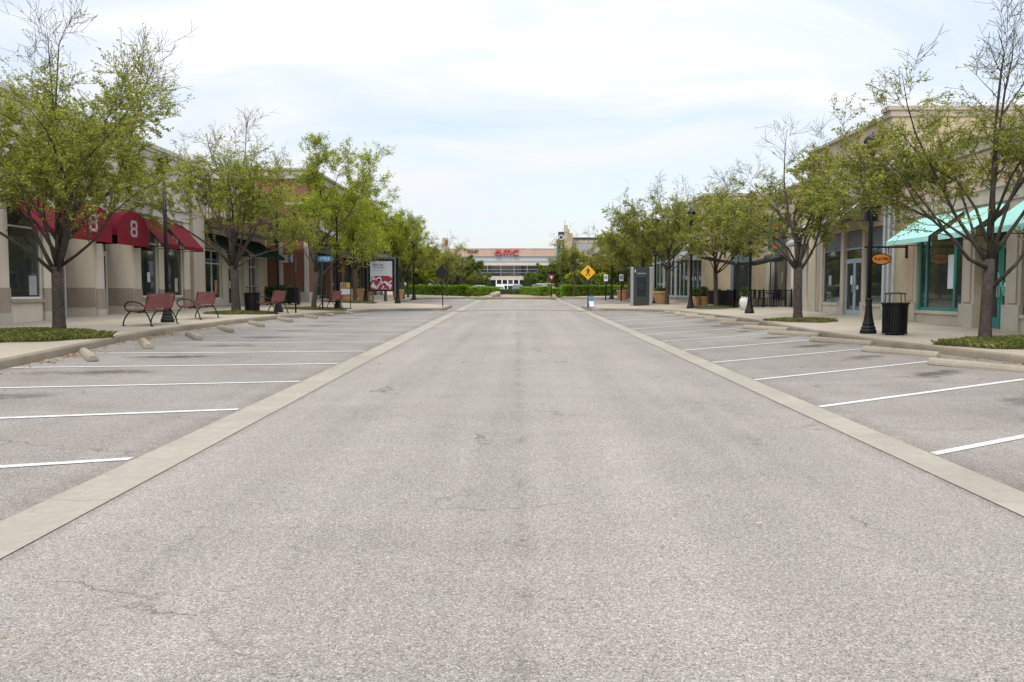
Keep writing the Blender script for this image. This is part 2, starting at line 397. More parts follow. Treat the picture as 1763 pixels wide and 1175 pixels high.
M_whitec = mat('white_canvas', (.72, .72, .70), rough=.8, var=.05)
M_greycan = mat('grey_canvas', (.33, .33, .32), rough=.85, var=.08)
M_maroon = mat('maroon_metal', (.085, .030, .034), rough=.5, var=.2, scale=2)
M_black = mat('black_powder_coat', (.005, .005, .006), rough=.5, spec=.35, var=.2, scale=8)
M_dgrey = mat('dark_grey_metal', (.035, .04, .038), rough=.35, var=.08, scale=4)
M_alu = mat('brushed_aluminium', (.42, .43, .44), rough=.38, metal=.7, var=.06)
M_greyp = mat('grey_green_paint', (.12, .14, .142), rough=.5, var=.08)
M_whitep = mat('white_paint', (.68, .68, .66), rough=.5, var=.05)
M_bluep = mat('slate_blue_paint', (.115, .17, .235), rough=.5, var=.08)
M_lblue = mat('light_blue_paint', (.33, .41, .49), rough=.55, var=.06)
M_slats = mat('red_bench_slat', (.20, .045, .042), rough=.55, var=.18, scale=14)
M_terra = mat('tan_terracotta', (.42, .25, .115), rough=.8, var=.14, scale=4)
M_pink = mat('brown_terracotta', (.30, .14, .09), rough=.8, var=.14, scale=4)
M_glaze = mat('white_glaze', (.62, .61, .57), rough=.3, var=.1, scale=3)
M_soil = mat('mulch', (.10, .062, .040), rough=.95, var=.5, scale=22, bump=.8, bscale=60)
M_bed = mat('planting_bed_soil', (.27, .20, .145), rough=.95, var=.35, scale=9, bump=.8, bscale=30, coord='World')
M_terrain = mat('far_ground', (.24, .225, .205), rough=.95, var=.15, scale=.2, coord='World')
M_lawn = mat('lawn', (.12, .16, .035), rough=.95, var=.4, scale=6, coord='World')
M_rock = mat('boulder_stone', (.30, .26, .215), rough=.9, var=.3, scale=2.4, bump=.8, bscale=8)
M_bark = mat('oak_bark', (.056, .044, .035), rough=.95, var=.4, scale=9, bump=.9, bscale=22)
M_bark2 = mat('dark_wet_bark', (.055, .045, .035), rough=.9, var=.35, scale=9, bump=.8, bscale=22)
M_barkpale = mat('pale_smooth_bark', (.30, .25, .20), rough=.8, var=.3, scale=6)
L_oak = leafmat('oak_leaf', (.135, .145, .034), (.255, .265, .062), (.40, .395, .105), .5)
L_oakR = leafmat('olive_oak_leaf', (.12, .130, .034), (.225, .230, .060), (.36, .345, .105), .5)
L_green = leafmat('fresh_leaf', (.135, .165, .020), (.255, .290, .036), (.42, .43, .065), .5)
L_hedge = leafmat('hedge_leaf', (.06, .115, .008), (.15, .26, .014), (.31, .46, .03), .35)
L_dark = leafmat('shrub_leaf', (.035, .06, .015), (.06, .10, .02), (.12, .17, .035), .25)
L_dark2 = leafmat('deep_green_leaf', (.055, .08, .016), (.105, .145, .028), (.18, .22, .045), .35)
L_grass = leafmat('grass_blade', (.075, .085, .022), (.13, .145, .036), (.22, .225, .07), .3)
L_dry = leafmat('dry_leaf', (.18, .09, .035), (.33, .19, .085), (.50, .34, .18), .1)
M_orange = mat('orange_sign_face', (.48, .16, .02), rough=.5, var=.05)
M_yel = mat('yellow_sign_sheeting', (.68, .36, .006), rough=.45, var=.04)
M_signred = mat('sign_red', (.36, .025, .04), rough=.45, var=.05)
M_amc = mat('cinema_letter_red', (.40, .06, .08), rough=.5, var=.06)
M_hood = mat('sign_blue', (.06, .22, .42), rough=.45, var=.08)
M_signteal = mat('neon_sign_teal', (.045, .15, .15), rough=.45, var=.3, scale=5)
M_ltgrey = mat('poster_white', (.62, .66, .72), rough=.3, var=.03)
M_txt = mat('poster_text_grey', (.10, .11, .12), rough=.6, var=.05)
M_txt2 = mat('poster_fine_text_grey', (.36, .38, .41), rough=.6, var=.05)
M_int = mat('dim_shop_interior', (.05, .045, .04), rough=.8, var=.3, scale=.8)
M_amcwall = plaster('salmon_stucco', (.50, .345, .27))
M_amcband = mat('pale_blue_grey_band', (.36, .43, .45), rough=.6, var=.05)
def glass(name, tint=(.03, .04, .04), tr=.35):
    m = mat(name, tint, rough=.03); t, n, p = nodes(m)
    p.inputs['Specular IOR Level'].default_value = .8; p.inputs['Coat Weight'].default_value = .6; p.inputs['Coat Roughness'].default_value = .02
    b = n.new('ShaderNodeBump'); b.inputs['Strength'].default_value = .04; b.inputs['Distance'].default_value = .05
    z = n.new('ShaderNodeTexNoise'); z.inputs['Scale'].default_value = 1.2
    t.links.new(n.new('ShaderNodeNewGeometry').outputs['Position'], z.inputs['Vector']); t.links.new(z.outputs['Fac'], b.inputs['Height'])
    t.links.new(b.outputs[0], p.inputs['Normal']); t.links.new(b.outputs[0], p.inputs['Coat Normal'])
    tp = n.new('ShaderNodeBsdfTransparent'); tp.inputs[0].default_value = (.75, .8, .78, 1)
    ms = n.new('ShaderNodeMixShader'); ms.inputs[0].default_value = tr
    t.links.new(p.outputs[0], ms.inputs[1]); t.links.new(tp.outputs[0], ms.inputs[2]); t.links.new(ms.outputs[0], n['Material Output'].inputs['Surface'])
    return m
M_glass = glass('storefront_glass')
M_carglass = glass('car_glass', (.02, .025, .03), .1)
M_iris = mat('dark_screen_glass', (.012, .02, .026), rough=.12, var=.4, scale=1.5, spec=.6)

# ---------------------------------------------------------------- the ground
def base(y): return .0125 * max(-25., min(80., y))
def interp(path, y):
    if y <= path[0][1]: return path[0][0]
    for (x0, y0), (x1, y1) in zip(path, path[1:]):
        if y <= y1:
            t = (y - y0) / (y1 - y0) if y1 > y0 else 1
            return x0 + (x1 - x0) * t
    return path[-1][0]
def smooth_path(p): return p
KL = [(-8.4, -25), (-8.4, 10), (-8.5, 13.5), (-8.95, 16.5), (-9.55, 20), (-9.8, 24), (-9.7, 28), (-9.15, 32), (-8.6, 37), (-8.2, 42), (-7.7, 44.5), (-6.6, 45.8), (-5, 46.5), (-4.2, 47.0), (-4.1, 47.4),
      (-4.1, 52.4), (-4.6, 53.2), (-6.2, 54), (-7.6, 55), (-8.4, 57), (-8.6, 60), (-8.6, 70), (-8.2, 72), (-6.5, 73.4), (-4.7, 74.2), (-4.3, 75), (-4.3, 79)]
KR = [(9.8, -25), (9.7, 10), (9.5, 15.5), (9.0, 18), (8.6, 21), (8.5, 24), (8.65, 31.7), (8.4, 38), (8.2, 42), (7.7, 44.5), (6.6, 45.8), (5.2, 46.4), (4.3, 46.8), (4.1, 47.3),
      (4.1, 52.4), (4.6, 53.2), (6.2, 54), (7.6, 55), (8.4, 57), (8.6, 60), (8.6, 70), (8.2, 72), (6.5, 73.4), (4.7, 74.2), (4.2, 75), (4.2, 79)]
def ztL(y): return interp([(.30, -25), (.30, 32), (.10, 46), (.10, 53), (.2, 60), (.2, 80)], y)   # kerb top above base
def ztR(y): return interp([(.20, -25), (.20, 34), (.10, 46), (.10, 53), (.2, 60), (.2, 80)], y)
GLi, GLo, GRi, GRo = -3.09, -3.57, 3.58, 3.99
def gl(y): return (GLi, GLo)
def zside(side, x, y):
    """height of the walking surface"""
    xc = interp(KL if side < 0 else KR, y); zt = (ztL if side < 0 else ztR)(y)
    zb = .37 if side < 0 else .27
    w = min(1, max(0, (abs(x) - abs(xc)) / 5.5))
    return base(y) + zt + (zb - zt) * w
YS = sorted(set([-25, -15, -8] + [-4 + i for i in range(0, 84)] + [y for _, y in KL + KR] + [44.1 + .3 * i for i in range(12)] + [52.5 + .3 * i for i in range(10)] + [72 + .3 * i for i in range(10)]))
YS = [y for y in YS if y <= 79]
def loft(name, rows, m, smooth=True):
    mb = MB(); k = len(rows[0])
    for r in rows: mb.v += [tuple(p) for p in r]
    for i in range(len(rows) - 1):
        for j in range(k - 1):
            a = i * k + j; mb.f.append((a, a + 1, a + k + 1, a + k)); mb.m.append(0)
    o = mb.build(name, m, smooth=smooth)
    return struct(o)
# far terrain sheet to the horizon, dropping under everything
ty = [-900, -60, -25, 0, 20, 40, 60, 78, 84, 120, 300, 900, 3000]
loft('ground', [[(x, y, (base(y) - .32) if y < 80 else .985) for x in (-2500, -400, -60, -16, 0, 16, 60, 400, 2500)] for y in ty], M_terrain)
loft('road', [[(GLi + (GRi - GLi) * i / 8, y, base(y) - .06 * (abs(i / 8 - .5) * 2) ** 2) for i in range(9)] for y in YS], M_road)
for side, a, b in (('left', GLi, GLo), ('right', GRi, GRo)):
    loft('gutter_' + side, [[(a, y, base(y) - .054), ((a + b) / 2, y, base(y) - .068), (b, y, base(y) - .054)][::(1 if side == 'right' else -1)] for y in YS], M_gutter)
def parkrow(side, y):
    s = -1 if side == 'left' else 1
    g0 = GLo if s < 0 else GRo; xc = interp(KL if s < 0 else KR, y); zt = (ztL if s < 0 else ztR)(y) - .145
    r = [(g0 + (xc + s * .03 - g0) * i / 6, y, base(y) - .058 + (zt + .058) * (i / 6)) for i in range(7)]
    return r if s > 0 else r[::-1]
loft('parking_area_left', [parkrow('left', y) for y in YS], M_parkL)
loft('parking_area_right', [parkrow('right', y) for y in YS], M_parkR)
def kerbrow(s, y, dirx=1):
    xc = interp(KL if s < 0 else KR, y); zt = base(y) + (ztL if s < 0 else ztR)(y)
    r = [(xc, y, zt - .17), (xc + s * .012, y, zt - .03), (xc + s * .03, y, zt - .008), (xc + s * .06, y, zt + .001), (xc + s * .17, y, zt + .003)]
    return r if s > 0 else r[::-1]
for s, nm in ((-1, 'left'), (1, 'right')):
    loft('kerb_' + nm, [kerbrow(s, y) for y in YS], M_kerb)
    K = KL if s < 0 else KR; XB = -16.5 if s < 0 else 15.6
    rows = []
    for y in YS:
        xc = interp(K, y) + s * .17
        r = [(xc + (XB - xc) * i / 8, y, zside(s, xc + (XB - xc) * i / 8, y)) for i in range(9)]
        rows.append(r if s > 0 else r[::-1])
    loft('sidewalk_' + nm, rows, M_walk)
# red brick joint band across the road at the kerb extensions
mb = MB(); X = [GLo + (GRo - GLo) * i / 10 for i in range(11)]
for i in range(10):
    f = lambda x: base(47) - .06 * min(1, (abs((x - .25) / 3.34)) ** 2) + .012
    mb.face([(X[i], 46.2, f(X[i]) - .01), (X[i+1], 46.2, f(X[i+1]) - .01), (X[i+1], 47.2, f(X[i+1])), (X[i], 47.2, f(X[i]))])
struct(mb.build('crossing_band', mat('brown_paving_band', (.23, .19, .165), rough=.9, var=.15, scale=5, coord='World')))
# painted stall lines
def zpark(s, x, y):
    g0 = GLo if s < 0 else GRo; xc = interp(KL if s < 0 else KR, y); zt = (ztL if s < 0 else ztR)(y) - .145
    t = max(0, min(1, (x - g0) / (xc - g0)))
    return base(y) - .058 + (zt + .058) * t
for s, nm, y0, xe in ((-1, 'left', 4.63, -8.55), (1, 'right', 4.9, 8.35)):
    mb = MB()
    for k in range(14):
        ys = y0 + 3.0 * k; x0 = (GLo - .04) if s < 0 else (GRo + .02)
        N = 10; w = .052 + .004 * ((k * 7) % 3)
        xend = xe + .18 * math.sin(k * 2.3)
        if ys > 42.6: xend = x0 + s * 1.7
        for i in range(N):
            xa = x0 + (xend - x0) * i / N; xb = x0 + (xend - x0) * (i + 1) / N
            ya = ys + (xa - x0) * .577; yb = ys + (xb - x0) * .577
            o = w / math.cos(R(30))
            mb.face([(xa, ya - o, zpark(s, xa, ya) + .006), (xb, yb - o, zpark(s, xb, yb) + .006), (xb, yb + o, zpark(s, xb, yb) + .006), (xa, ya + o, zpark(s, xa, ya) + .006)])
    for k in range(6):   # stalls of the block beyond
        ys = 57 + 2.8 * k
        xa, xb = s * 4.2, s * 7.8
        mb.face([(xa, ys, zpark(s, xa, ys) + .006), (xb, ys + s * 2, zpark(s, xb, ys + s * 2) + .006), (xb, ys + s * 2 + .12, zpark(s, xb, ys + s * 2) + .006), (xa, ys + .12, zpark(s, xa, ys) + .006)])
    struct(mb.build('stall_lines_' + nm, M_paint))
# blue accessible-space markings on the left, at the far end
mb = MB()
for k, yy in enumerate((40.6, 42.4, 43.6)):
    mb.face([(-6.9, yy - 1.2, zpark(-1, -6.9, yy) + .007), (-4.4, yy, zpark(-1, -4.4, yy) + .007), (-4.4, yy + .35, zpark(-1, -4.4, yy) + .007), (-6.9, yy - .85, zpark(-1, -6.9, yy) + .007)])
struct(mb.build('blue_marking', M_paintblue))

# ---------------------------------------------------------------- wheel stops
def wheel_stop_mesh():
    mb = MB(); L = .915
    prof = [(-.095, 0), (-.09, .045), (-.062, .098), (-.03, .122), (.03, .122), (.062, .098), (.09, .045), (.095, 0)]
    xs = [(-L, .82), (-L + .03, 1), (-.3, 1), (.3, 1), (L - .03, 1), (L, .82)]
    n = len(prof)
    for x, sc in xs: mb.v += [(x, p[0] * sc, p[1] * sc) for p in prof]
    for i in range(len(xs) - 1):
        for j in range(n - 1):
            a = i * n + j; mb.f.append((a, a + 1, a + n + 1, a + n)); mb.m.append(0)
    mb.f.append(tuple(range(n - 1, -1, -1))); mb.m.append(0); e = (len(xs) - 1) * n; mb.f.append(tuple(range(e, e + n))); mb.m.append(0)
    for x in (-.6, .6): mb.lathe([(.018, .118), (.018, .128)], 8, (x, 0), 0)
    return mb
ORD = ['first', 'second', 'third', 'fourth', 'fifth', 'sixth', 'seventh', 'eighth', 'ninth', 'tenth', 'eleventh', 'twelfth']
ws = wheel_stop_mesh().build('wheel_stop', M_stop)
rs = random.Random(3)
first = True
for s, X0, Y0, n, side in ((1, 8.32, 11.95, 11, 'right'), (-1, -8.35, 15.95, 9, 'left')):
    for k in range(n):
        o = ws if first else ws.copy()
        if not first: C.objects.link(o)
        first = False
        y = Y0 + 3.0 * k + rs.uniform(-.12, .12); x = X0 + rs.uniform(-.09, .09)
        if s > 0: x -= .28 * min(1, max(0, (y - 14) / 8))
        else: x -= .45 * min(1, max(0, (y - 16) / 8)) - max(0, (y - 31) * .05)
        o.location = (x, y, zpark(s, x, y)); a = math.atan2(-.866, .5) + rs.uniform(-.05, .05)
        o.rotation_euler = (0, R(.7), a)
        o['category'] = 'wheel stop'; o['group'] = 'concrete wheel stops along the ' + side + ' kerb'
        o['label'] = 'concrete wheel stop, %s from the near end of the %s parking row' % (ORD[k], side)

# ---------------------------------------------------------------- trees
def limb_pts(p, d, L, n, up, wob, rg):
    pts = [p.copy()]; d = d.normalized()
    for i in range(n):
        d = (d + Vector((rg.gauss(0, wob), rg.gauss(0, wob), rg.gauss(0, wob) + up))).normalized()
        p = p + d * (L / n); pts.append(p.copy())
    return pts
def make_tree_mesh(seed, H=7.4, fork=1.8, r0=.115, nl=8, spread=.75, bare=.62, zlo=.32, dens=1.0, leaf=.045, lmat=None, bmat=None, limbs=(), lean=0, twig=1.0, crownR=3.2, detail=1.0, tuft=0):
    """returns wood MB and leaf arrays; local coordinates, origin at the trunk's foot"""
    rg = random.Random(seed); nr = np.random.RandomState(seed)
    wood = MB(); tips = []      # tips: list of (pts, weight)
    # trunk
    top = Vector((lean + rg.uniform(-.1, .1), rg.uniform(-.1, .1), fork))
    tp = [Vector((0, 0, -.1)), Vector((0, 0, .05)), Vector((lean * .1, 0, .35)), top * .55, top]
    wood.tube(tp, [r0 * 1.35, r0 * 1.1, r0 * .92, r0 * .86, r0 * .85], 12)
    L1 = []
    # leader
    lead = limb_pts(top, Vector((0, 0, 1)), H - fork - .3, 8, .06, .09, rg)
    L1.append((lead, r0 * .50))
    for (pts, rad) in limbs: L1.append(([Vector(q) for q in pts], rad * .72))
    for i in range(nl):
        a = i * 2.399 + rg.uniform(-.35, .35)
        t = rg.random()
        st = top - Vector((0, 0, rg.uniform(0, .3))) if i % 3 else lead[1] * .6 + top * .4 + Vector((0, 0, rg.uniform(.0, .8)))
        el = rg.uniform(.45, 1.25) * spread
        d = Vector((math.cos(a) * el, math.sin(a) * el, 1.0))
        L = rg.uniform(.75, 1.0) * (H - fork) * (.98 if el < .6 else .80)
        # keep inside the crown radius
        L = min(L, crownR / max(.35, (el / math.sqrt(1 + el * el))) * 1.0)
        L1.append((limb_pts(st, d, L, 7, .035, .11, rg), r0 * rg.uniform(.26, .42)))
    def rad_at(r, t): return max(.0035, r * (1 - .9 * t ** .8))
    L2 = []; L3 = []; L4 = []
    for pts, r in L1:
        n = len(pts) - 1
        wood.tube(pts, [rad_at(r, i / n) for i in range(n + 1)], 7)
        ln = sum((pts[i + 1] - pts[i]).length for i in range(n))
        k = int(ln * 2.7 * detail)
        for j in range(k):
            t = rg.uniform(.22, 1.0) ** .8; q = t * n; i = min(n - 1, int(q)); p = pts[i].lerp(pts[i + 1], q - i)
            ax = (pts[i + 1] - pts[i]).normalized()
            a = rg.uniform(0, 6.283); o = ax.orthogonal().normalized(); o = Matrix.Rotation(a, 3, ax) @ o
            d = (ax * rg.uniform(.5, 1.0) + o * rg.uniform(.6, 1.0) + Vector((0, 0, .12)))
            L = rg.uniform(.6, 1.5) * (1.15 - .5 * t) * H / 7.4
            L2.append((limb_pts(p, d, L, 5, .02, .14, rg), rad_at(r, t) * .45))
    for pts, r in L2:
        n = len(pts) - 1
        wood.tube(pts, [rad_at(r, i / n) for i in range(n + 1)], 5, cap=False)
        for j in range(int(rg.uniform(4, 7) * detail + .5)):
            t = rg.uniform(.15, 1.0); q = t * n; i = min(n - 1, int(q)); p = pts[i].lerp(pts[i + 1], q - i)
            ax = (pts[i + 1] - pts[i]).normalized(); o = Matrix.Rotation(rg.uniform(0, 6.283), 3, ax) @ ax.orthogonal().normalized()
            d = ax * .8 + o * rg.uniform(.5, 1.0) + Vector((0, 0, .1))
            L3.append((limb_pts(p, d, rg.uniform(.35, .8) * H / 7.4, 3, .02, .16, rg), max(.0055, rad_at(r, t) * .5)))
    for pts, r in L3:
        wood.tube(pts, [r, r * .8, r * .6,   .0042 * twig], 3, cap=False)
        for j in range(2 if rg.random() < .8 * detail else 1):
            i = rg.randrange(1, 3); ax = (pts[i + 1] - pts[i]).normalized(); o = Matrix.Rotation(rg.uniform(0, 6.283), 3, ax) @ ax.orthogonal().normalized()
            q = limb_pts(pts[i], ax * .8 + o * .7 + Vector((0, 0, .12)), rg.uniform(.18, .45), 2, .02, .15, rg)
            L4.append((q, .0048)); 
    for q, r in L4: wood.tube(q, [r, r * .85, .0036 * twig], 3, cap=False)
    # leaves along the fine branches, thinning towards the bare top
    P0 = []; 
    for pts, r in L3 + L4 + [x for x in L2]:
        n = len(pts) - 1; zc = pts[-1].z / H
        if zc < zlo * .8: w = .25
        elif zc < bare: w = 1.0
        else: w = max(0.0, 1 - (zc - bare) / .34) ** 1.5 + (.008 if bare < .9 else .4)
        if pts[-1].z < zlo * H: w *= .35
        cnt = w * dens * (34 if n == 3 else 26 if n == 2 else 22)
        c = int(cnt) + (rg.random() < cnt % 1)
        for _ in range(c):
            t = (.12 + .95 * rg.random() ** .7) * n; t = min(t, n - .001); i = int(t); P0.append(pts[i].lerp(pts[i + 1], t - i))
    P0 = np.array([[p.x, p.y, p.z] for p in P0]) if P0 else np.zeros((1, 3))
    N = len(P0); P0 = P0 + nr.normal(0, .022 + tuft, (N, 3))
    a = nr.normal(0, 1, (N, 3)); a[:, 2] = a[:, 2] * .6 + .35; a /= np.linalg.norm(a, axis=1)[:, None]
    b = np.cross(a, nr.normal(0, 1, (N, 3))); b /= np.linalg.norm(b, axis=1)[:, None]
    s = nr.uniform(.6, 1.25, (N, 1)) * leaf
    nrm = np.cross(a, b)
    V = np.stack([P0 - a * s * .15, P0 + b * s * .30 + a * s * .5 + nrm * s * .08, P0 + a * s * 1.15, P0 - b * s * .30 + a * s * .5 + nrm * s * .08], 1).reshape(-1, 3)
    me = bpy.data.meshes.new('crown'); me.vertices.add(4 * N); me.vertices.foreach_set('co', V.ravel())
    me.loops.add(4 * N); me.loops.foreach_set('vertex_index', np.arange(4 * N, dtype=np.int32))
    me.polygons.add(N); me.polygons.foreach_set('loop_start', np.arange(0, 4 * N, 4, dtype=np.int32)); me.polygons.foreach_set('loop_total', np.full(N, 4, dtype=np.int32))
    me.materials.append(lmat or L_oak); me.update(); me.validate()
    wm = bpy.data.meshes.new('trunk'); wm.from_pydata(wood.v, [], wood.f); wm.materials.append(bmat or M_bark)
    wm.polygons.foreach_set('use_smooth', [True] * len(wm.polygons)); wm.update()
    return wm, me
def place_tree(meshes, name, label, loc, rz=0, sc=1, group=None, cat='tree'):
    t = thing(name, label, cat, loc, rz, group); t.scale = sc if hasattr(sc, '__len__') else (sc, sc, sc)
    for nm, me in (('trunk', meshes[0]), ('crown', meshes[1])):
        o = bpy.data.objects.new(nm, me); C.objects.link(o); o.parent = t
    return t
def px_limb(x0, y0, d, pts):
    """limb through points given as (image x, image y, depth offset) measured off the photo, turned into metres at the tree's distance"""
    return [((x - x0) / 1423 * d, dz, (y0 - y) / 1423 * d) for x, y, dz in pts]

T1L = make_tree_mesh(11, H=7.9, fork=1.75, r0=.158, nl=11, spread=.85, bare=.60, zlo=.43, dens=1.7, leaf=.050, crownR=3.3, limbs=[
    (px_limb(97, 577, 20.2, [(104, 452, 0), (140, 432, -.2), (180, 405, -.4), (215, 362, -.6), (262, 330, -.8), (318, 300, -.9)]), .065),
    (px_limb(97, 577, 20.2, [(95, 430, 0), (60, 380, .2), (20, 340, .3), (-30, 290, .5), (-55, 220, .4)]), .07),
    (px_limb(97, 577, 20.2, [(102, 420, 0), (135, 370, .3), (185, 300, .5), (215, 200, .6), (238, 110, .7), (246, 62, .7)]), .075),
    (px_limb(97, 577, 20.2, [(98, 410, 0), (112, 330, -.3), (118, 230, -.5), (118, 130, -.3), (112, 60, 0), (128, 20, 0)]), .07),
    (px_limb(97, 577, 20.2, [(100, 415, 0), (150, 340, -.8), (215, 270, -1.5), (270, 230, -1.9), (325, 165, -2.)]), .05)])
T1R = make_tree_mesh(23, H=7.6, fork=2.0, r0=.142, nl=6, spread=.8, bare=.55, zlo=.43, dens=1.8, leaf=.048, lmat=L_oakR, bmat=M_bark, crownR=2.9, limbs=[
    (px_limb(1696, 592, 18.7, [(1694, 455, 0), (1660, 440, -.1), (1620, 400, -.3), (1580, 372, -.5), (1545, 345, -.7), (1510, 295, -.9), (1470, 285, -1.1)]), .075),
    (px_limb(1696, 592, 18.7, [(1706, 490, 0), (1735, 450, -.2), (1765, 390, -.4), (1790, 330, -.6), (1830, 270, -.7)]), .075),
    (px_limb(1696, 592, 18.7, [(1695, 410, 0), (1678, 350, .1), (1650, 300, .2), (1600, 265, .4), (1560, 200, .6), (1520, 170, .7)]), .06),
    (px_limb(1696, 592, 18.7, [(1605, 388, -.4), (1545, 305, -.3), (1495, 250, -.2), (1440, 232, 0)]), .035),
    (px_limb(1696, 592, 18.7, [(1585, 375, -.5), (1510, 340, -.7), (1450, 330, -.7), (1405, 305, -.6)]), .035),
    (px_limb(1696, 592, 18.7, [(1697, 400, 0), (1705, 300, .1), (1706, 200, .1), (1708, 110, 0), (1712, 75, 0), (1700, 35, 0)]), .08),
    (px_limb(1696, 592, 18.7, [(1708, 190, 0), (1750, 130, .1), (1785, 90, .2), (1800, 50, .2)]), .03),
    (px_limb(1696, 592, 18.7, [(1700, 380, .0), (1712, 300, -.4), (1745, 210, -.8), (1770, 150, -.9)]), .055),
    (px_limb(1696, 592, 18.7, [(1694, 425, 0), (1640, 365, .7), (1570, 330, 1.2), (1500, 330, 1.5), (1440, 300, 1.7)]), .05)])
T2L = make_tree_mesh(31, H=7.9, fork=1.95, r0=.19, nl=11, spread=.90, bare=.62, zlo=.42, dens=1.35, leaf=.056, crownR=3.1)
T2R = make_tree_mesh(47, H=7.4, fork=2.1, r0=.165, nl=10, spread=1.0, bare=.56, zlo=.40, dens=1.5, leaf=.056, lmat=L_oakR, crownR=2.9, limbs=[
    ([(0, 0, 1.95), (-.5, -.1, 2.45), (-1.3, -.2, 3.0), (-2.3, -.4, 3.5), (-2.9, -.4, 3.9)], .06),
    ([(0, 0, 1.8), (.45, 0, 2.6), (.75, .1, 3.5), (1.4, .3, 4.4)], .055)])
T3L = make_tree_mesh(53, H=8.0, fork=1.9, r0=.135, nl=4, spread=.95, bare=1.2, zlo=.33, dens=.85, leaf=.070, lmat=L_green, bmat=M_bark2, crownR=3.0, lean=.15, tuft=.04, limbs=[
    (px_limb(540, 530, 41.3, [(544, 465, 0), (548, 400, 0), (556, 340, 0), (548, 290, .2), (543, 255, .3)]), .10),
    (px_limb(540, 530, 41.3, [(548, 420, 0), (575, 395, -.2), (605, 370, -.3), (632, 320, -.5), (652, 272, -.5)]), .075),
    (px_limb(540, 530, 41.3, [(553, 360, 0), (575, 320, .3), (585, 290, .5), (600, 275, .6)]), .05),
    (px_limb(540, 530, 41.3, [(600, 372, -.3), (630, 355, -.4), (655, 342, -.5)]), .04),
    (px_limb(540, 530, 41.3, [(543, 490, 0), (560, 462, .4), (585, 432, .9), (615, 412, 1.2), (635, 400, 1.4)]), .07),
    (px_limb(540, 530, 41.3, [(560, 462, .4), (590, 455, -.5), (625, 430, -.9), (650, 418, -1.0)]), .05)])
T4 = make_tree_mesh(67, H=7.2, fork=2.0, r0=.125, nl=11, spread=1.05, bare=.62, zlo=.36, dens=1.55, leaf=.063, lmat=L_oakR, crownR=3.1)
T5 = make_tree_mesh(71, H=7.0, fork=2.0, r0=.12, nl=11, spread=.95, bare=.80, zlo=.35, dens=1.3, leaf=.070, lmat=L_green, bmat=M_bark, crownR=3.2, detail=.95, tuft=.04)
TF = make_tree_mesh(83, H=6.2, fork=1.7, r0=.10, nl=10, spread=.95, bare=.55, zlo=.30, dens=1.6, leaf=.085, lmat=L_oakR, crownR=2.9, detail=.75, tuft=.05)
TG = make_tree_mesh(97, H=5.2, fork=1.4, r0=.06, nl=12, spread=.9, bare=.9, zlo=.30, dens=2.8, leaf=.16, lmat=L_green, bmat=M_barkpale, crownR=2.6, detail=.6, tuft=.08)
TH = make_tree_mesh(98, H=5.2, fork=1.4, r0=.06, nl=12, spread=.9, bare=.9, zlo=.30, dens=2.8, leaf=.16, lmat=L_dark2, bmat=M_barkpale, crownR=2.6, detail=.6, tuft=.08)
def zl(x, y): return zside(-1 if x < 0 else 1, x, y)
trees = []
def street_tree(ms, label, x, y, rz=0, sc=1, group='street trees along both sidewalks'):
    trees.append((x, y)); return place_tree(ms, 'street_tree', label, (x, y, zl(x, y) - .02), rz, sc, group)
street_tree(T1L, 'large oak with bare top twigs in the grass bed before the red arched awnings', -11.23, 20.2, 0, (1, 1, .95))
street_tree(T2L, 'oak with half bare crown beside the slatted trash can before the green awnings', -11.5, 33.8, R(40), (1, 1, 1))
street_tree(T3L, 'bright green leaning tree with dark trunk beside the brick corner', -10.16, 41.3, 0, 1.0)
street_tree(T5, 'green tree with pale trunk behind the small framed menu sign', -9.7, 49.5, R(100), 1.0)
street_tree(T5, 'green tree behind the left post of the lit poster panel', -9.3, 58.5, R(200), .98)
street_tree(T5, 'yellow green tree at the far end of the left sidewalk row', -9.0, 65.5, R(310), .95)
street_tree(T4, 'thinner tree between the poster panel and the end of the left sidewalk', -9.4, 71.5, R(20), .85)
street_tree(T1R, 'large oak with bare top in the grass bed before the mint awnings', 10.57, 18.7, 0, (1, 1, .95))
street_tree(T2R, 'oak in a small grass bed before the storefront with the blue double doors', 10.0, 29.5, 0, (1.02, 1.02, .92))
street_tree(T4, 'oak beside the pair of clay pots and the fenced patio', 10.7, 44.5, R(70), 1.02)
street_tree(T4, 'oak standing against the large tan planter right of the dark kiosk', 8.95, 49.4, R(190), 1.05)
street_tree(T4, 'oak behind the dark kiosk', 8.7, 57.5, R(290), 1.0)
street_tree(T4, 'oak behind the accessible parking signs on the right', 8.9, 66.0, R(140), .92)
street_tree(T4, 'farthest oak of the right sidewalk row', 9.3, 72.5, R(10), .88)

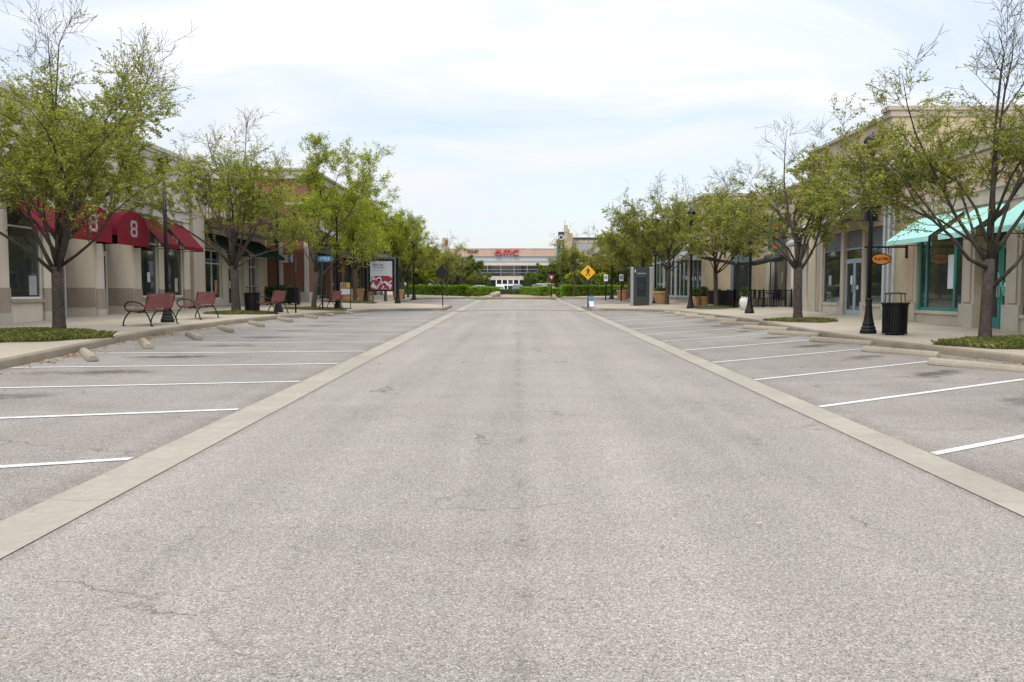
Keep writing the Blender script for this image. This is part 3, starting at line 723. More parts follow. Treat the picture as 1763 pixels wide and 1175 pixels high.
# ---------------------------------------------------------------- grass beds round the trees
def grass_bed(cx, cy, rx, ry, n, hgt, label, rough=.0, seed=1):
    rg = random.Random(seed); mb = MB()
    s = -1 if cx < 0 else 1
    for _ in range(n):
        a = rg.uniform(0, 6.283); q = math.sqrt(rg.random()); 
        wob = 1 + .12 * math.sin(3 * a + seed) + .08 * math.sin(7 * a)
        x = cx + rx * q * wob * math.cos(a); y = cy + ry * q * wob * math.sin(a)
        if rough and math.sin(x * 5 + seed) * math.sin(y * 4.1) < rough - 1: continue
        h = hgt * rg.uniform(.5, 1.2) * (1.05 - .4 * q); z = zl(x, y)
        an = rg.uniform(0, 6.283); bx, by = math.cos(an), math.sin(an); w = rg.uniform(.006, .012); ln = rg.uniform(.3, 1.0) * h
        mb.face([(x - by * w, y + bx * w, z), (x + by * w, y - bx * w, z), (x + bx * ln * .45 + by * w * .8, y + by * ln * .45 - bx * w * .8, z + h * .75), (x + bx * ln, y + by * ln, z + h * .85)])
    o = mb.build('grass_patch', L_grass); tag(o, label, 'grass', None, 'stuff')
    m2 = MB(); k = 28; pts = []
    for i in range(k):
        a = 6.283 * i / k; wob = 1.03 + .12 * math.sin(3 * a + seed) + .08 * math.sin(7 * a)
        x = cx + rx * wob * math.cos(a); y = cy + ry * wob * math.sin(a); pts.append((x, y, zl(x, y) + .012))
    m2.face(pts); struct(m2.build('tree_bed_soil', M_soil))
grass_bed(-11.35, 18.8, 1.6, 1.9, 9500, .21, 'shaggy grass bed round the oak before the red awnings', seed=1)
grass_bed(-11.2, 33.6, 1.25, 1.6, 5000, .13, 'grass bed round the oak beside the left trash can', seed=2)
grass_bed(-10.0, 41.0, 1.5, 1.6, 4000, .12, 'grass bed round the bright green tree near the brick corner', seed=3)
grass_bed(-9.5, 49.3, 1.2, 1.4, 2500, .12, 'grass bed round the tree by the framed menu sign', seed=4)
grass_bed(11.3, 18.0, 1.75, 1.5, 9500, .19, 'shaggy grass bed round the oak before the mint awnings', seed=5)
grass_bed(10.15, 29.3, 1.15, 1.3, 4200, .12, 'patchy grass and mulch bed round the second right oak', rough=.75, seed=6)
grass_bed(10.5, 44.3, 1.2, 1.5, 2500, .11, 'grass bed round the oak beside the clay pots', seed=7)
# dry leaves blown against the kerbs
mb = MB(); rg = random.Random(5)
for _ in range(3000):
    s = rg.choice((-1, 1)); y = rg.uniform(9, 36) if s > 0 else rg.uniform(11, 30)
    if s > 0: x = interp(KR, y) - abs(rg.gauss(0, .22)) - .02
    else: x = interp(KL, y) + abs(rg.gauss(0, .2)) + .02
    if rg.random() < .03: x = s * rg.uniform(.5, 8); 
    if math.sin(y * 1.3 + s) + .7 * math.sin(y * 3.1) < -.1 and rg.random() < .8: continue
    z = (zpark(s, x, y) if abs(x) > 4 else base(y)) + .008; a = rg.uniform(0, 6.28); L = rg.uniform(.018, .05); c, q = math.cos(a) * L, math.sin(a) * L; t = rg.uniform(0, .02)
    mb.face([(x - c, y - q, z), (x + q * .5, y - c * .5, z + t), (x + c, y + q, z + .006), (x - q * .5, y + c * .5, z + t * .5)])
for (x, y, c) in ((.105, 2.95, 0), (-2.3, 3.6, 0), (-3.3, 6.2, 0), (-3.62, 5.6, 0), (1.6, 5.4, 0)):
    z = base(y) + .004; mb.face([(x - .02, y - .005, z), (x + .02, y - .008, z + .006), (x + .022, y + .006, z + .01), (x - .015, y + .008, z)])
tag(mb.build('fallen_leaves', L_dry), 'brown dry leaves blown along the kerbs and behind the wheel stops', 'leaves', None, 'stuff')

# ---------------------------------------------------------------- street furniture
def lamp_post(label, x, y, box=True, rz=0, H=5.3, group='black street lamps along the sidewalks'):
    t = thing('street_lamp', label, 'street lamp', (x, y, zl(x, y) - .01), rz, group)
    MB().lathe([(.21, 0), (.21, .10), (.18, .13), (.185, .17), (.15, .22), (.155, .27), (.135, .32), (.115, .42), (.098, .55), (.085, .70), (.078, .86), (.088, .88), (.088, .93), (.07, .96)], 12).build('base', M_black, t, smooth=False, bevel=.006)
    MB().lathe([(.065, .95), (.052, H - .55)], 12).build('pole', M_black, t, smooth=True)
    m = MB()
    for z in (3.35, 3.5): m.lathe([(.074, z), (.074, z + .025)], 12)
    m.lathe([(.06, H - .56), (.10, H - .53), (.10, H - .48), (.065, H - .44)], 12); m.split('collar', M_black, t)
    m = MB(); m.lathe([(.07, H - .44), (.125, H - .38), (.155, H - .25), (.15, H - .18)], 16); m.build('lamp_globe', M_dgrey, t, smooth=True)
    m = MB(); m.lathe([(.225, H - .24), (.235, H - .20), (.20, H - .11), (.12, H - .04), (.04, H - .005), (.02, H + .05)], 16); m.build('lamp_cap', M_black, t, smooth=True)
    if box:
        m = MB(); m.box(-.15, -.06, -.07, .07, 3.0, 3.28); m.box(.06, .15, -.07, .07, 3.0, 3.28); m.box(-.07, .07, -.03, .03, 3.1, 3.16)
        m.split('speaker', M_black, t)
    return t
lamp_post('black lamp post between the two nearest red benches', -11.06, 26.1, box=False)
lamp_post('black lamp post beside the third red bench and the brick corner', -10.34, 35.8, rz=.3)
lamp_post('black lamp post behind the fourth red bench', -9.15, 42.2)
lamp_post('black lamp post beside the right trash can before the mint awnings', 9.42, 22.2)
lamp_post('black lamp post standing before the white urn and the patio fence', 10.22, 36.4, rz=.2)
lamp_post('black lamp post left of the oak beside the clay pots', 9.35, 44.6)
lamp_post('black lamp post between the dark kiosk and the tan planter', 8.6, 51.5)
lamp_post('black lamp post behind the accessible parking signs', 7.6, 66.5, H=4.6)
lamp_post('black lamp post behind the poster panel, right of it', -7.9, 63.5, H=4.6)
lamp_post('far black lamp post right of the left sidewalk trees', -9.9, 55, H=4.9)

def bench(label, x, y, rz):
    t = thing('park_bench', label, 'bench', (x, y, zl(x, y)), rz, 'red slatted benches on the left sidewalk')
    L = .9
    m = MB()
    for i in range(7):
        yy = -.30 + i * .072; zz = .44 - .03 * math.sin(i / 6 * math.pi) + (.015 if i == 0 else 0)
        m.box(-L, L, yy, yy + .058, zz, zz + .022)
    m.build('seat', M_slats, t, bevel=.004)
    m = MB()
    for i in range(7):
        zz = .50 + i * .062; yy = .22 + i * .014
        m.prism([(yy, zz), (yy + .022, zz - .003), (yy + .033, zz + .052), (yy + .011, zz + .055)], 0, -L, L)
    m.build('backrest', M_slats, t, bevel=.003)
    for s in (-1, 1):
        m = MB(); X = s * (L - .06)
        def P(q): return [(X, a, b) for a, b in q]
        m.tube(P([(-.40, .0), (-.43, .02), (-.42, .12), (-.36, .25), (-.27, .36), (-.20, .42), (.0, .41), (.20, .43)]), .02, 7)
        m.tube(P([(.20, .44), (.30, .30), (.36, .15), (.40, .0), (.44, .0)]), .02, 7)
        m.tube(P([(.18, .40), (.24, .60), (.30, .78), (.335, .94)]), .02, 7)
        m.tube(P([(-.24, .40), (-.33, .45), (-.38, .54), (-.36, .63), (-.27, .69), (-.12, .70), (.05, .66), (.18, .58), (.24, .52)]), .02, 7)
        m.box(X - .03, X + .03, -.46, -.36, 0, .02); m.box(X - .03, X + .03, .36, .46, 0, .02)
        m.build('end_frame', M_black, t, smooth=True)
    m = MB(); m.tube([(-L + .06, 0, .38), (L - .06, 0, .38)], .014, 6); m.build('stretcher', M_black, t)
    return t
bench('red slatted bench nearest the camera, left of the first lamp post', -10.9, 24.6, R(-92))
bench('red slatted bench just right of the first lamp post', -11.05, 28.6, R(-90))
bench('red slatted bench between the left trash can and the second lamp post', -9.95, 33.6, R(-90))
bench('small far red bench before the lamp post near the menu sign', -9.25, 41.2, R(-90))

def slat_can(label, x, y, loc=None):
    t = thing('trash_can', label, 'trash can', (x, y, zl(x, y)), 0, 'slatted black trash cans')
    m = MB(); m.lathe([(.25, .06), (.27, .08), (.285, .80), (.27, .82)], 20); m.build('liner', M_black, t, smooth=False)
    m = MB(); n = 30
    for i in range(n):
        a = 6.283 * i / n; c, s = math.cos(a), math.sin(a)
        q = []
        for r, z in ((.30, .05), (.305, .45), (.305, .72), (.325, .80), (.36, .84)): q.append((r, z))
        for (ra, za), (rb, zb) in zip(q, q[1:]):
            w = .018
            v = [(ra * c - s * w, ra * s + c * w, za), (ra * c + s * w, ra * s - c * w, za), (rb * c + s * w, rb * s - c * w, zb), (rb * c - s * w, rb * s + c * w, zb)]
            v2 = [((p[0]) - c * .008, (p[1]) - s * .008, p[2]) for p in v]
            m.face(v); m.face(v2[::-1]); m.face([v[0], v[3], v2[3], v2[0]]); m.face([v[1], v2[1], v2[2], v[2]])
    m.build('slats', M_black, t)
    m = MB(); m.lathe([(.28, .03), (.315, .03), (.315, .07), (.28, .07)], 20); m.lathe([(.30, .70), (.318, .70), (.318, .73), (.30, .73)], 20)
    m.lathe([(.24, .805), (.345, .80), (.345, .825), (.24, .835)], 20); m.split('ring', M_black, t)
    m = MB()
    for a in (.5, 2.6, 3.7, 5.8):
        c, s = math.cos(a), math.sin(a); m.tube([(.24 * c, .24 * s, .82), (.22 * c, .22 * s, 1.06)], .011, 6)
    m.split('hood_post', M_black, t)
    m = MB(); m.lathe([(.26, 1.055), (.275, 1.06), (.275, 1.075), (.20, 1.095), (.05, 1.11)], 18); m.build('hood', M_black, t)
    m = MB()
    for a in (0, 1.57, 3.14, 4.71): m.box(.2 * math.cos(a) - .03, .2 * math.cos(a) + .03, .2 * math.sin(a) - .03, .2 * math.sin(a) + .03, 0, .05)
    m.split('foot', M_black, t)
    return t
slat_can('black slatted trash can beside the lamp post near the mint awnings', 9.85, 21.6)
slat_can('black slatted trash can between the second oak and the third red bench', -11.0, 34.3)
t = thing('litter_bin', 'square black litter bin standing before the brick corner', 'litter bin', (-12.2, 45.2, zl(-12.2, 45.2)))
m = MB(); m.box(-.3, .3, -.25, .25, .08, .86); m.build('bin_body', M_black, t, bevel=.02)
m = MB(); m.box(-.32, .32, -.27, .27, .862, .92); m.build('lid', M_black, t, bevel=.015)
m = MB(); [m.box(a - .03, a + .03, -.2, .2, 0, .078) for a in (-.24, .24)]; m.split('foot', M_black, t)

def sign_post(name, label, x, y, parts, H, r=.03, loc_z=None, cat='sign'):
    t = thing(name, label, cat, (x, y, (zl(x, y) if loc_z is None else loc_z) - .02))
    MB().tube([(0, 0, 0), (0, 0, H)], r, 10).build('post', M_black, t, smooth=True)
    parts(t); return t
def diamond(side, t, z, m, mb2, face=-1, th=.012, backm=None):
    mb = MB(); h = side / math.sqrt(2)
    k = .05; pts = []
    for a in (0, 90, 180, 270):
        c = Vector((math.cos(R(a)), math.sin(R(a)))) * h
        for d in (-1, 1):
            e = Vector((math.cos(R(a + 90 * d)), math.sin(R(a + 90 * d)))) * h
            pts.append(c.lerp(e, k))
    mb.prism([(p.x, p.y + z) for p in pts], 1, -.045 - th, -.045)
    return mb
def ped(t):
    z = 2.05
    o = diamond(.62, t, z, M_yel, None).build('sign_plate', M_yel, t)
    # walking figure, flat symbol on the plate face
    Y = -.0615
    def poly(p): mb.prism([(x, z + q) for x, q in p], 1, Y, Y + .004)
    mb = MB()
    poly([(.035 * math.cos(a) - .01, .225 + .04 * math.sin(a)) for a in [i * .628 for i in range(10)]])
    poly([(-.045, .16), (.01, .18), (.06, .165), (.055, .02), (-.035, .02)])
    poly([(-.04, .165), (-.115, .06), (-.16, .05), (-.155, .075), (-.125, .09), (-.07, .175)])
    poly([(.055, .165), (.125, .08), (.115, .01), (.09, .015), (.098, .07), (.04, .12)])
    poly([(-.035, .03), (.02, .03), (-.035, -.10), (-.115, -.215), (-.16, -.205), (-.085, -.09)])
    poly([(.0, .03), (.055, .03), (.075, -.10), (.11, -.225), (.06, -.235), (.03, -.11)])
    mb.build('pedestrian_symbol', M_black, t)
sign_post('crossing_sign', 'yellow diamond pedestrian crossing sign on a black post', 4.1, 47.9, ped, 2.12)
def backsign(t):
    diamond(.60, t, 2.04, None, None).build('sign_plate', M_black, t)
    m = MB(); m.box(-.03, .03, -.07, -.058, 2.3, 2.5); m.split('bracket', M_black, t)
o = sign_post('diamond_sign', 'black back of a diamond road sign on a leaning post at the left kerb tip', -4.35, 48.6, backsign, 2.5); o.rotation_euler = (0, R(-1.6), 0)
# narrow back-to-us signs beside the brick corner
for lab, x, y in (('black sign post with edge-on plate before the litter bin', -9.43, 35.2), ('black sign post with edge-on plate before the fourth bench', -9.5, 40.4)):
    def pl(t):
        m = MB(); m.box(-.008, .008, -.22, .08, 1.72, 2.3); o = m.build('sign_plate', M_black, t)
        o.location = (.04, 0, 0)
    sign_post('parking_sign', lab, x, y, pl, 2.35, .035)
# accessible parking signs on the right
for lab, x, y in (('blue and white accessible parking sign, left of the pair', 6.75, 63.0), ('blue and white accessible parking sign, right of the pair beside the brown planter', 7.55, 60.0)):
    def pl(t):
        MB().box(-.15, .15, -.05, -.04, 1.45, 1.95).build('sign_plate', M_whitep, t)
        m = MB(); m.box(-.11, .11, -.054, -.0505, 1.60, 1.85); m.build('blue_panel', M_hood, t)
        m = MB(); m.lathe([(.02, 0), (.02, .004)], 8)
        m = MB(); m.box(-.03, .0, -.058, -.0545, 1.70, 1.80); m.box(-.03, .05, -.058, -.0545, 1.68, 1.705); m.box(.03, .055, -.058, -.0545, 1.63, 1.70); m.build('wheelchair_symbol', M_whitep, t)
    sign_post('accessible_parking_sign', lab, x, y, pl, 1.98, .05)
def yld(t):
    Y = -.05
    m = MB(); m.prism([(-.31, 2.12), (.31, 2.12), (0, 1.58)], 1, Y - .01, Y); m.build('sign_plate', M_signred, t)
    m = MB(); m.prism([(-.15, 2.03), (.15, 2.03), (0, 1.77)], 1, Y - .014, Y - .0105); m.build('sign_center', M_whitep, t)
    m = MB(); m.box(-.38, .38, Y - .01, Y, 2.22, 2.44); m.build('street_name_plate', M_black, t)
    m = MB(); m.box(-.30, .30, Y - .01, Y, 1.22, 1.34); m.build('lower_plate', M_pink, t)
    m = MB(); m.box(-.45, .1, Y + .09, Y + .1, 1.30, 1.40); m.build('side_plate', M_greyw, t)
sign_post('yield_sign', 'red and white yield triangle on a black post beside the right hedge', 3.2, 76.8, yld, 2.45, .05, loc_z=1.05)
# sandwich board
t = thing('sidewalk_board', 'small white and navy folding board at the foot of the crossing sign', 'sandwich board', (4.26, 47.7, zl(4.26, 47.7)), R(12))
for s in (-1, 1):
    m = MB(); m.prism([(s * .20, 0), (s * .20 + .02, 0), (.012 + s * .02, .66), (-.008 + s * .02, .66)], 0, -.17, .17); m.build('board_leg', M_bluep, t)
    m = MB(); a = [(s * .205 + (.02 if s > 0 else -.003), .05), (s * .205 + (.023 if s > 0 else 0), .05), (s * .045 + (.02 if s > 0 else -.003), .54), (s * .045 + (.023 if s > 0 else 0), .54)]
    m.prism([a[0], a[1], a[3], a[2]], 0, -.14, .14); m.build('board_face', M_ltgrey, t)
# kiosk
t = thing('information_kiosk', 'tall dark grey directory kiosk with a black screen and aluminium sides', 'kiosk', (7.25, 48.4, zl(7.25, 48.4) - .03), R(0))
m = MB(); m.box(-.46, .46, -.16, .16, 0, 2.24); m.build('cabinet', M_dgrey, t, bevel=.01)
for s in (-1, 1):
    m = MB(); m.box(s * .463, s * .61, -.19, .19, 0, 2.27); m.build('side_panel', M_alu, t, bevel=.02)
m = MB(); m.box(-.29, .29, -.172, -.162, .56, 1.68); m.build('screen', M_iris, t)
text('title_text', 'DIRECTORY', .07, M_ltgrey, t, (0, -.165, 1.90), (R(90), 0, 0), .004, 1.3)
m = MB(); m.box(-.40, -.35, -.166, -.162, 1.96, 2.12); m.build('logo_plate', M_ltgrey, t)
m = MB(); m.tube([(-.1 * math.cos(a), -.1755, 1.12 + .11 * math.sin(a)) for a in [i * .524 for i in range(13)]], .012, 6); m.build('pin_symbol', M_dgrey, t)
# lit poster panel between two black columns
t = thing('poster_panel', 'free-standing poster panel with red and white artwork between two black columns', 'advertising panel', (-8.3, 50.8, zl(-8.3, 50.8) - .03), 0)
for s in (-1, 1):
    m = MB(); m.lathe([(.19, 0), (.19, .10), (.16, .14), (.165, .2), (.13, .27), (.10, .5), (.105, .75), (.092, .8), (.082, 2.75), (.09, 2.78), (.03, 2.84)], 12, (s * .98, 0)); m.build('column', M_black, t)
    m = MB()
    for z in (.95, 1.6, 2.25): m.box(s * .80, s * .93, -.03, .03, z, z + .05)
    m.split('bracket', M_black, t)
m = MB(); m.box(-.86, .86, -.12, .12, .72, 2.72); m.box(-.9, .9, -.10, .10, 2.722, 2.80); m.build('cabinet', M_greyp, t, bevel=.02)
m = MB(); m.prism([(.62 * math.cos(a), 2.80 + .27 * math.sin(a)) for a in [i * math.pi / 14 for i in range(15)]], 1, -.09, .09); m.build('crest', M_greyp, t)
m = MB(); m.prism([(.45 * math.cos(a), 2.90 + .085 * math.sin(a)) for a in [i * math.pi / 10 for i in range(20)]], 1, -.105, -.0915); m.build('crest_oval', M_alu, t)
m = MB(); m.box(-.80, .80, -.132, -.122, .75, 2.68); m.build('inner_frame', M_black, t)
m = MB(); m.box(-.67, .67, -.142, -.134, .84, 2.57); m.build('poster', M_ltgrey, t)
m = MB()
def pp(p, y=-.147): m.prism([(x, z) for x, z in p], 1, y, y + .003)
pp([(-.67, .85), (.67, .85), (.67, 1.55), (.45, 1.67), (-.30, 1.67), (-.60, 1.60), (-.67, 1.2)]); m.build('poster_red_field', M_signred, t)
m = MB()
rp = random.Random(4)
for cx_, cz_, a, w, h in ((-.28, 1.40, .5, .30, .12), (-.42, .98, -.6, .24, .13), (.38, 1.12, -.5, .27, .14), (-.15, 1.12, .9, .2, .05), (.02, 1.28, -.7, .30, .07), (.35, .92, .4, .16, .04), (.1, .95, 1.2, .14, .04), (-.50, 1.45, 1.2, .16, .08), (.55, 1.3, .7, .12, .04)):
    c, s = math.cos(a), math.sin(a)
    q = [(max(-.66, min(.66, cx_ + x * c - z * s)), max(.86, cz_ + x * s + z * c)) for x, z in ((-w, -h), (w, -h), (w, h), (-w, h))]
    pp(q, -.151)
m.build('poster_white_shapes', M_ltgrey, t)
m = MB()
for cx_, cz_, a, w, h in ((-.28, 1.28, -.4, .17, .11), (.32, .98, -.5, .15, .1), (-.05, .95, .8, .08, .06)):
    c, s = math.cos(a), math.sin(a); q = [(cx_ + x * c - z * s, max(.86, cz_ + x * s + z * c)) for x, z in ((-w, -h), (w, -h), (w, h), (-w, h))]; pp(q, -.155)
m.build('poster_red_shapes', M_signred, t)
text('headline_text', 'SPEND TIME', .17, M_txt, t, (-.20, -.144, 2.32), (R(90), 0, 0), .004, .72)
text('headline_text', 'OUT OF HOME', .12, M_txt, t, (-.16, -.144, 2.17), (R(90), 0, 0), .004, .8)
text('fine_text', 'SHOP  DINE  RELAX', .07, M_txt2, t, (-.20, -.144, 1.99), (R(90), 0, 0), .004, 1)
m = MB(); m.prism([(.12 * math.cos(a), .58 + .12 * math.sin(a)) for a in [i * math.pi / 8 for i in range(16)]], 1, -.05, .0); m.build('medallion', M_greyp, t)
m = MB(); m.box(-.62, -.5, -.05, .05, 0, .718); m.box(-.03, .03, -.0, .04, .6, .718); m.build('leg', M_greyp, t)
# small framed menu sign
t = thing('menu_stand', 'thin black framed stand holding a small food poster', 'sign stand', (-9.05, 43.6, zl(-9.05, 43.6)), R(4))
m = MB()
for s in (-1, 1): m.box(s * .27 - .018, s * .27 + .018, -.018, .018, 0, 1.36)
m.box(-.288, .288, -.018, .018, 1.362, 1.39); m.box(-.25, .25, -.016, .016, .70, .73); m.box(-.32, .32, -.2, .2, 0, .025); m.build('frame', M_black, t)
m = MB(); m.box(-.25, .25, -.012, .012, .735, 1.36); m.build('poster', M_ltgrey, t)
m = MB(); m.box(-.235, .235, -.016, -.013, 1.03, 1.34); m.build('poster_photo', mat('food_photo', (.42, .30, .16), rough=.4, col2=(.14, .09, .07), scale=9), t)
m = MB(); m.box(.08, .235, -.019, -.0165, 1.1, 1.33); m.build('poster_yellow_patch', M_yel, t)

# planters
def planter(label, x, y, r0, r1, h, m_, plant, group=None, name='planter'):
    t = thing(name, label, 'planter', (x, y, zl(x, y)), 0, group)
    if plant and m_ is M_glaze: MB().lathe([(.16, 0), (.20, .05), (.27, .20), (.30, .38), (.28, .52), (.22, .60), (.24, .64), (.20, .65), (.18, .58)], 18).build('pot', m_, t, smooth=True)
    else: MB().lathe([(r0, 0), (r0 * 1.02, .02), (r1 * .94, h * .82), (r1, h * .84), (r1, h), (r1 * .88, h), (r1 * .86, h * .9)], 14).build('pot', m_, t, bevel=.004)
    if plant:
        m = MB(); rg = random.Random(int(x * 100)); hh = plant
        for _ in range(500):
            a = rg.uniform(0, 6.28); q = r1 * .9 * math.sqrt(rg.random()); el = rg.random()
            px, py, pz = q * math.cos(a) * (1 - .3 * el), q * math.sin(a) * (1 - .3 * el), h * .9 + el * hh
            s = .05; d = [rg.gauss(0, s) for _ in range(6)]
            m.face([(px, py, pz), (px + d[0], py + d[1], pz + abs(d[2])), (px + d[0] + d[3], py + d[1] + d[4], pz + d[5]), (px + d[3], py + d[4], pz)])
        m.build('plant', L_dark, t)
    return t
planter('large tan planter standing behind the oak right of the kiosk', 8.75, 50.3, .30, .52, .78, M_terra, .25)
planter('clay pot with a bushy shrub, nearer the lamp post', 10.55, 46.9, .24, .33, .50, M_terra, .55)
planter('clay pot with a bushy shrub, beside the oak trunk', 10.0, 46.6, .24, .33, .50, M_terra, .5)
planter('white glazed urn with an upright plant before the patio fence', 11.2, 40.6, .15, .27, .60, M_glaze, .5)
planter('brown planter behind the accessible sign, left one', 8.1, 63.5, .35, .48, .75, M_pink, .15)
planter('brown planter near the right kiosk edge, beyond it', 9.6, 62.5, .35, .48, .75, M_pink, .15)
planter('tan planter behind the trunk by the framed menu sign', -9.45, 51.2, .32, .5, .8, M_terra, .12)
planter('tan planter left of the trunk by the framed menu sign', -10.9, 53.0, .3, .45, .75, M_terra, .12)
planter('dark tan planter beyond the poster panel', -8.9, 62.0, .32, .46, .8, M_terra, .12)

# ---------------------------------------------------------------- buildings
class Bld:
    def __init__(s, name, label, side, X, Y0, zb, cat='building'):
        s.side = side; s.X = X; s.Y0 = Y0; s.zb = zb
        s.t = thing(name, label, cat, (X, Y0, zb), R(90) if side < 0 else R(-90))
        s.k = 1 if side < 0 else -1
    def bx(s, mb, Ya, Yb, o0, o1, z0, z1, m=0):
        a, b = s.k * (Ya - s.Y0), s.k * (Yb - s.Y0)
        mb.box(min(a, b), max(a, b), -max(o0, o1), -min(o0, o1), z0 - s.zb, z1 - s.zb, m)
    def P(s, Y, o, z): return (s.k * (Y - s.Y0), -o, z - s.zb)
    def build(s, mb, name, m, parent=None, **k):
        if name in ('pilaster', 'pilaster_foot', 'pilaster_band', 'sill', 'downpipe', 'awning_stripe', 'stone_base', 'sign_arm', 'trim_band', 'handle', 'peach_panel', 'sign_ornament'): return mb.split(name, m, parent or s.t)[0]
        return mb.build(name, m, parent or s.t, **k)
    def window(s, Ya, Yb, z0, z1, m_, rec=.14, fw=.06, mull=(), trans=None, pane=None, label=None, name='window'):
        mb = MB(); o = -rec
        s.bx(mb, Ya, Ya + fw, o - .04, o + .04, z0, z1); s.bx(mb, Yb - fw, Yb, o - .04, o + .04, z0, z1)
        s.bx(mb, Ya + fw, Yb - fw, o - .04, o + .04, z0, z0 + fw); s.bx(mb, Ya + fw, Yb - fw, o - .04, o + .04, z1 - fw, z1)
        for q in mull: s.bx(mb, q - fw / 2, q + fw / 2, o - .037, o + .037, z0 + fw, z1 - fw)
        if trans: s.bx(mb, Ya + fw, Yb - fw, o - .034, o + .034, trans, trans + fw)
        w = s.build(mb, name, m_); 
        if label: w['label'] = label
        mb = MB(); s.bx(mb, Ya + fw * .5, Yb - fw * .5, o - .012, o - .004, z0 + fw * .5, z1 - fw * .5)
        s.build(mb, 'pane', pane or M_glass, w)
        return w
    def door(s, Ya, Yb, z0, z1, m_, rec=.25, fw=.1, leaves=2, trans=None, kick=.25, label=None):
        mb = MB(); o = -rec; L = (Yb - Ya) / leaves; zt = trans or z1
        for i in range(leaves):
            a = Ya + i * L; b = a + L
            s.bx(mb, a + .01, a + fw, o - .03, o + .03, z0, zt); s.bx(mb, b - fw, b - .01, o - .03, o + .03, z0, zt)
            s.bx(mb, a + fw, b - fw, o - .03, o + .03, z0, z0 + kick); s.bx(mb, a + fw, b - fw, o - .03, o + .03, zt - fw, zt)
        if trans: s.bx(mb, Ya, Yb, o - .04, o + .04, zt + .01, zt + .07); s.bx(mb, Ya, Yb, o - .04, o + .04, z1 - .06, z1)
        d = s.build(mb, 'door', m_)
        if label: d['label'] = label
        mb = MB(); s.bx(mb, Ya + .05, Yb - .05, o - .01, o - .004, z0 + kick * .6, z1 - .05); s.build(mb, 'pane', M_glass, d)
        mb = MB(); mid = (Ya + Yb) / 2
        for q in ((mid - .06, mid + .06) if leaves == 2 else (Yb - .12,)):
            mb.tube([s.P(q, o + .03, z0 + .9), s.P(q, o + .09, z0 + .92), s.P(q, o + .09, z0 + 1.22), s.P(q, o + .03, z0 + 1.24)], .014, 6)
        s.build(mb, 'handle', M_alu, d)
        return d
    def shed_awning(s, Ya, Yb, zt, zb_, proj, m_, val=.16, label=None, stripes=None, ends=False):
        mb = MB(); th = .02; N = 6
        for i in range(N):   # slight sag of the cloth between the ribs
            ya = Ya + (Yb - Ya) * i / N; yb = Ya + (Yb - Ya) * (i + 1) / N
            q = [s.P(ya, .02, zt), s.P(yb, .02, zt), s.P(yb, proj, zb_ + val), s.P(ya, proj, zb_ + val)]
            mm = 1 if (stripes and i % 2) else 0
            mb.face(q, mm); mb.face([(a, b, c - th) for a, b, c in q[::-1]], mm)
            v = [s.P(ya, proj + .004, zb_ + val), s.P(yb, proj + .004, zb_ + val), s.P(yb, proj + .004, zb_), s.P(ya, proj + .004, zb_)]
            mb.face(v, mm); mb.face([s.P(ya, proj - .01, zb_), s.P(yb, proj - .01, zb_), s.P(yb, proj - .01, zb_ + val), s.P(ya, proj - .01, zb_ + val)], mm)
        for y in (Ya, Yb):
            mb.face([s.P(y, proj + .004, zb_), s.P(y, proj - .01, zb_), s.P(y, proj - .01, zb_ + val), s.P(y, proj + .004, zb_ + val)])
            if ends: mb.face([s.P(y, .02, zt), s.P(y, proj, zb_ + val), s.P(y, proj, zb_), s.P(y, .02, zb_)])
        a = s.build(mb, 'awning', [m_, stripes or m_]); 
        if label: a['label'] = label
        mb = MB()
        for y in (Ya + .04, Yb - .04):
            mb.tube([s.P(y, .02, zt - .05), s.P(y, proj - .03, zb_ + val - .03)], .014, 6); mb.tube([s.P(y, .02, zb_ + .02), s.P(y, proj - .03, zb_ + .02)], .014, 6)
        mb.tube([s.P(Ya, proj - .03, zb_ + .02), s.P(Yb, proj - .03, zb_ + .02)], .014, 6)
        s.build(mb, 'awning_frame', M_black, a)
        return a
def yl(x, X=15.0): return X * 1423 / (890 - x)
# ---- left: cream shop with red awnings
ZB = .95 - .4
A = Bld('shop_building', 'cream shop with red awnings carrying a white eight in an octagonal style', -1, -15.0, 24.0, .45)
TOP = 7.45; Y_A0, Y_A1 = 8.0, 38.6
wins = [(12.2, 14.0), (16.2, 18.0), (19.9, 21.8), (24.35, 26.1), (32.95, 34.55), (35.25, 37.15)]; recs = [(27.0, 29.42), (29.98, 32.4)]
W_S, W_H = 1.40, 4.35
mb = MB()
edges = [(a, b, 'w') for a, b in wins] + [(a, b, 'r') for a, b in recs]; edges.sort()
cur = Y_A0
for a, b, k in edges:
    A.bx(mb, cur, a, -.35, 0, -.2, W_H + .1); cur = b
A.bx(mb, cur, Y_A1, -.35, 0, -.2, W_H + .1)
for a, b in wins: A.bx(mb, a, b, -.35, 0, -.2, W_S)
A.bx(mb, Y_A0, Y_A1, -.35, 0, W_H + .1, TOP)
for a, b in recs:                              # recessed entries
    A.bx(mb, a - .02, a, -1.1, -.35, -.2, W_H + .1); A.bx(mb, b, b + .12, -1.1, -.35, -.2, W_H + .1)
A.bx(mb, Y_A0, Y_A1, -9, -1.6, -.2, TOP - .35); A.bx(mb, Y_A0, Y_A0 + .3, -1.6, -.35, -.2, TOP); A.bx(mb, Y_A1 - .3, Y_A1, -9, -.35, -.2, TOP)
A.build(mb, 'wall', M_cream)
mb = MB(); A.bx(mb, Y_A0, Y_A1, .003, .05, 5.25, TOP - .5); A.build(mb, 'upper_panel', M_creampink)
mb = MB()
A.bx(mb, Y_A0, Y_A1, 0, .22, TOP, TOP + .16); A.bx(mb, Y_A0, Y_A1, 0, .15, TOP - .14, TOP); A.bx(mb, Y_A0, Y_A1, 0, .08, TOP - .42, TOP - .14)
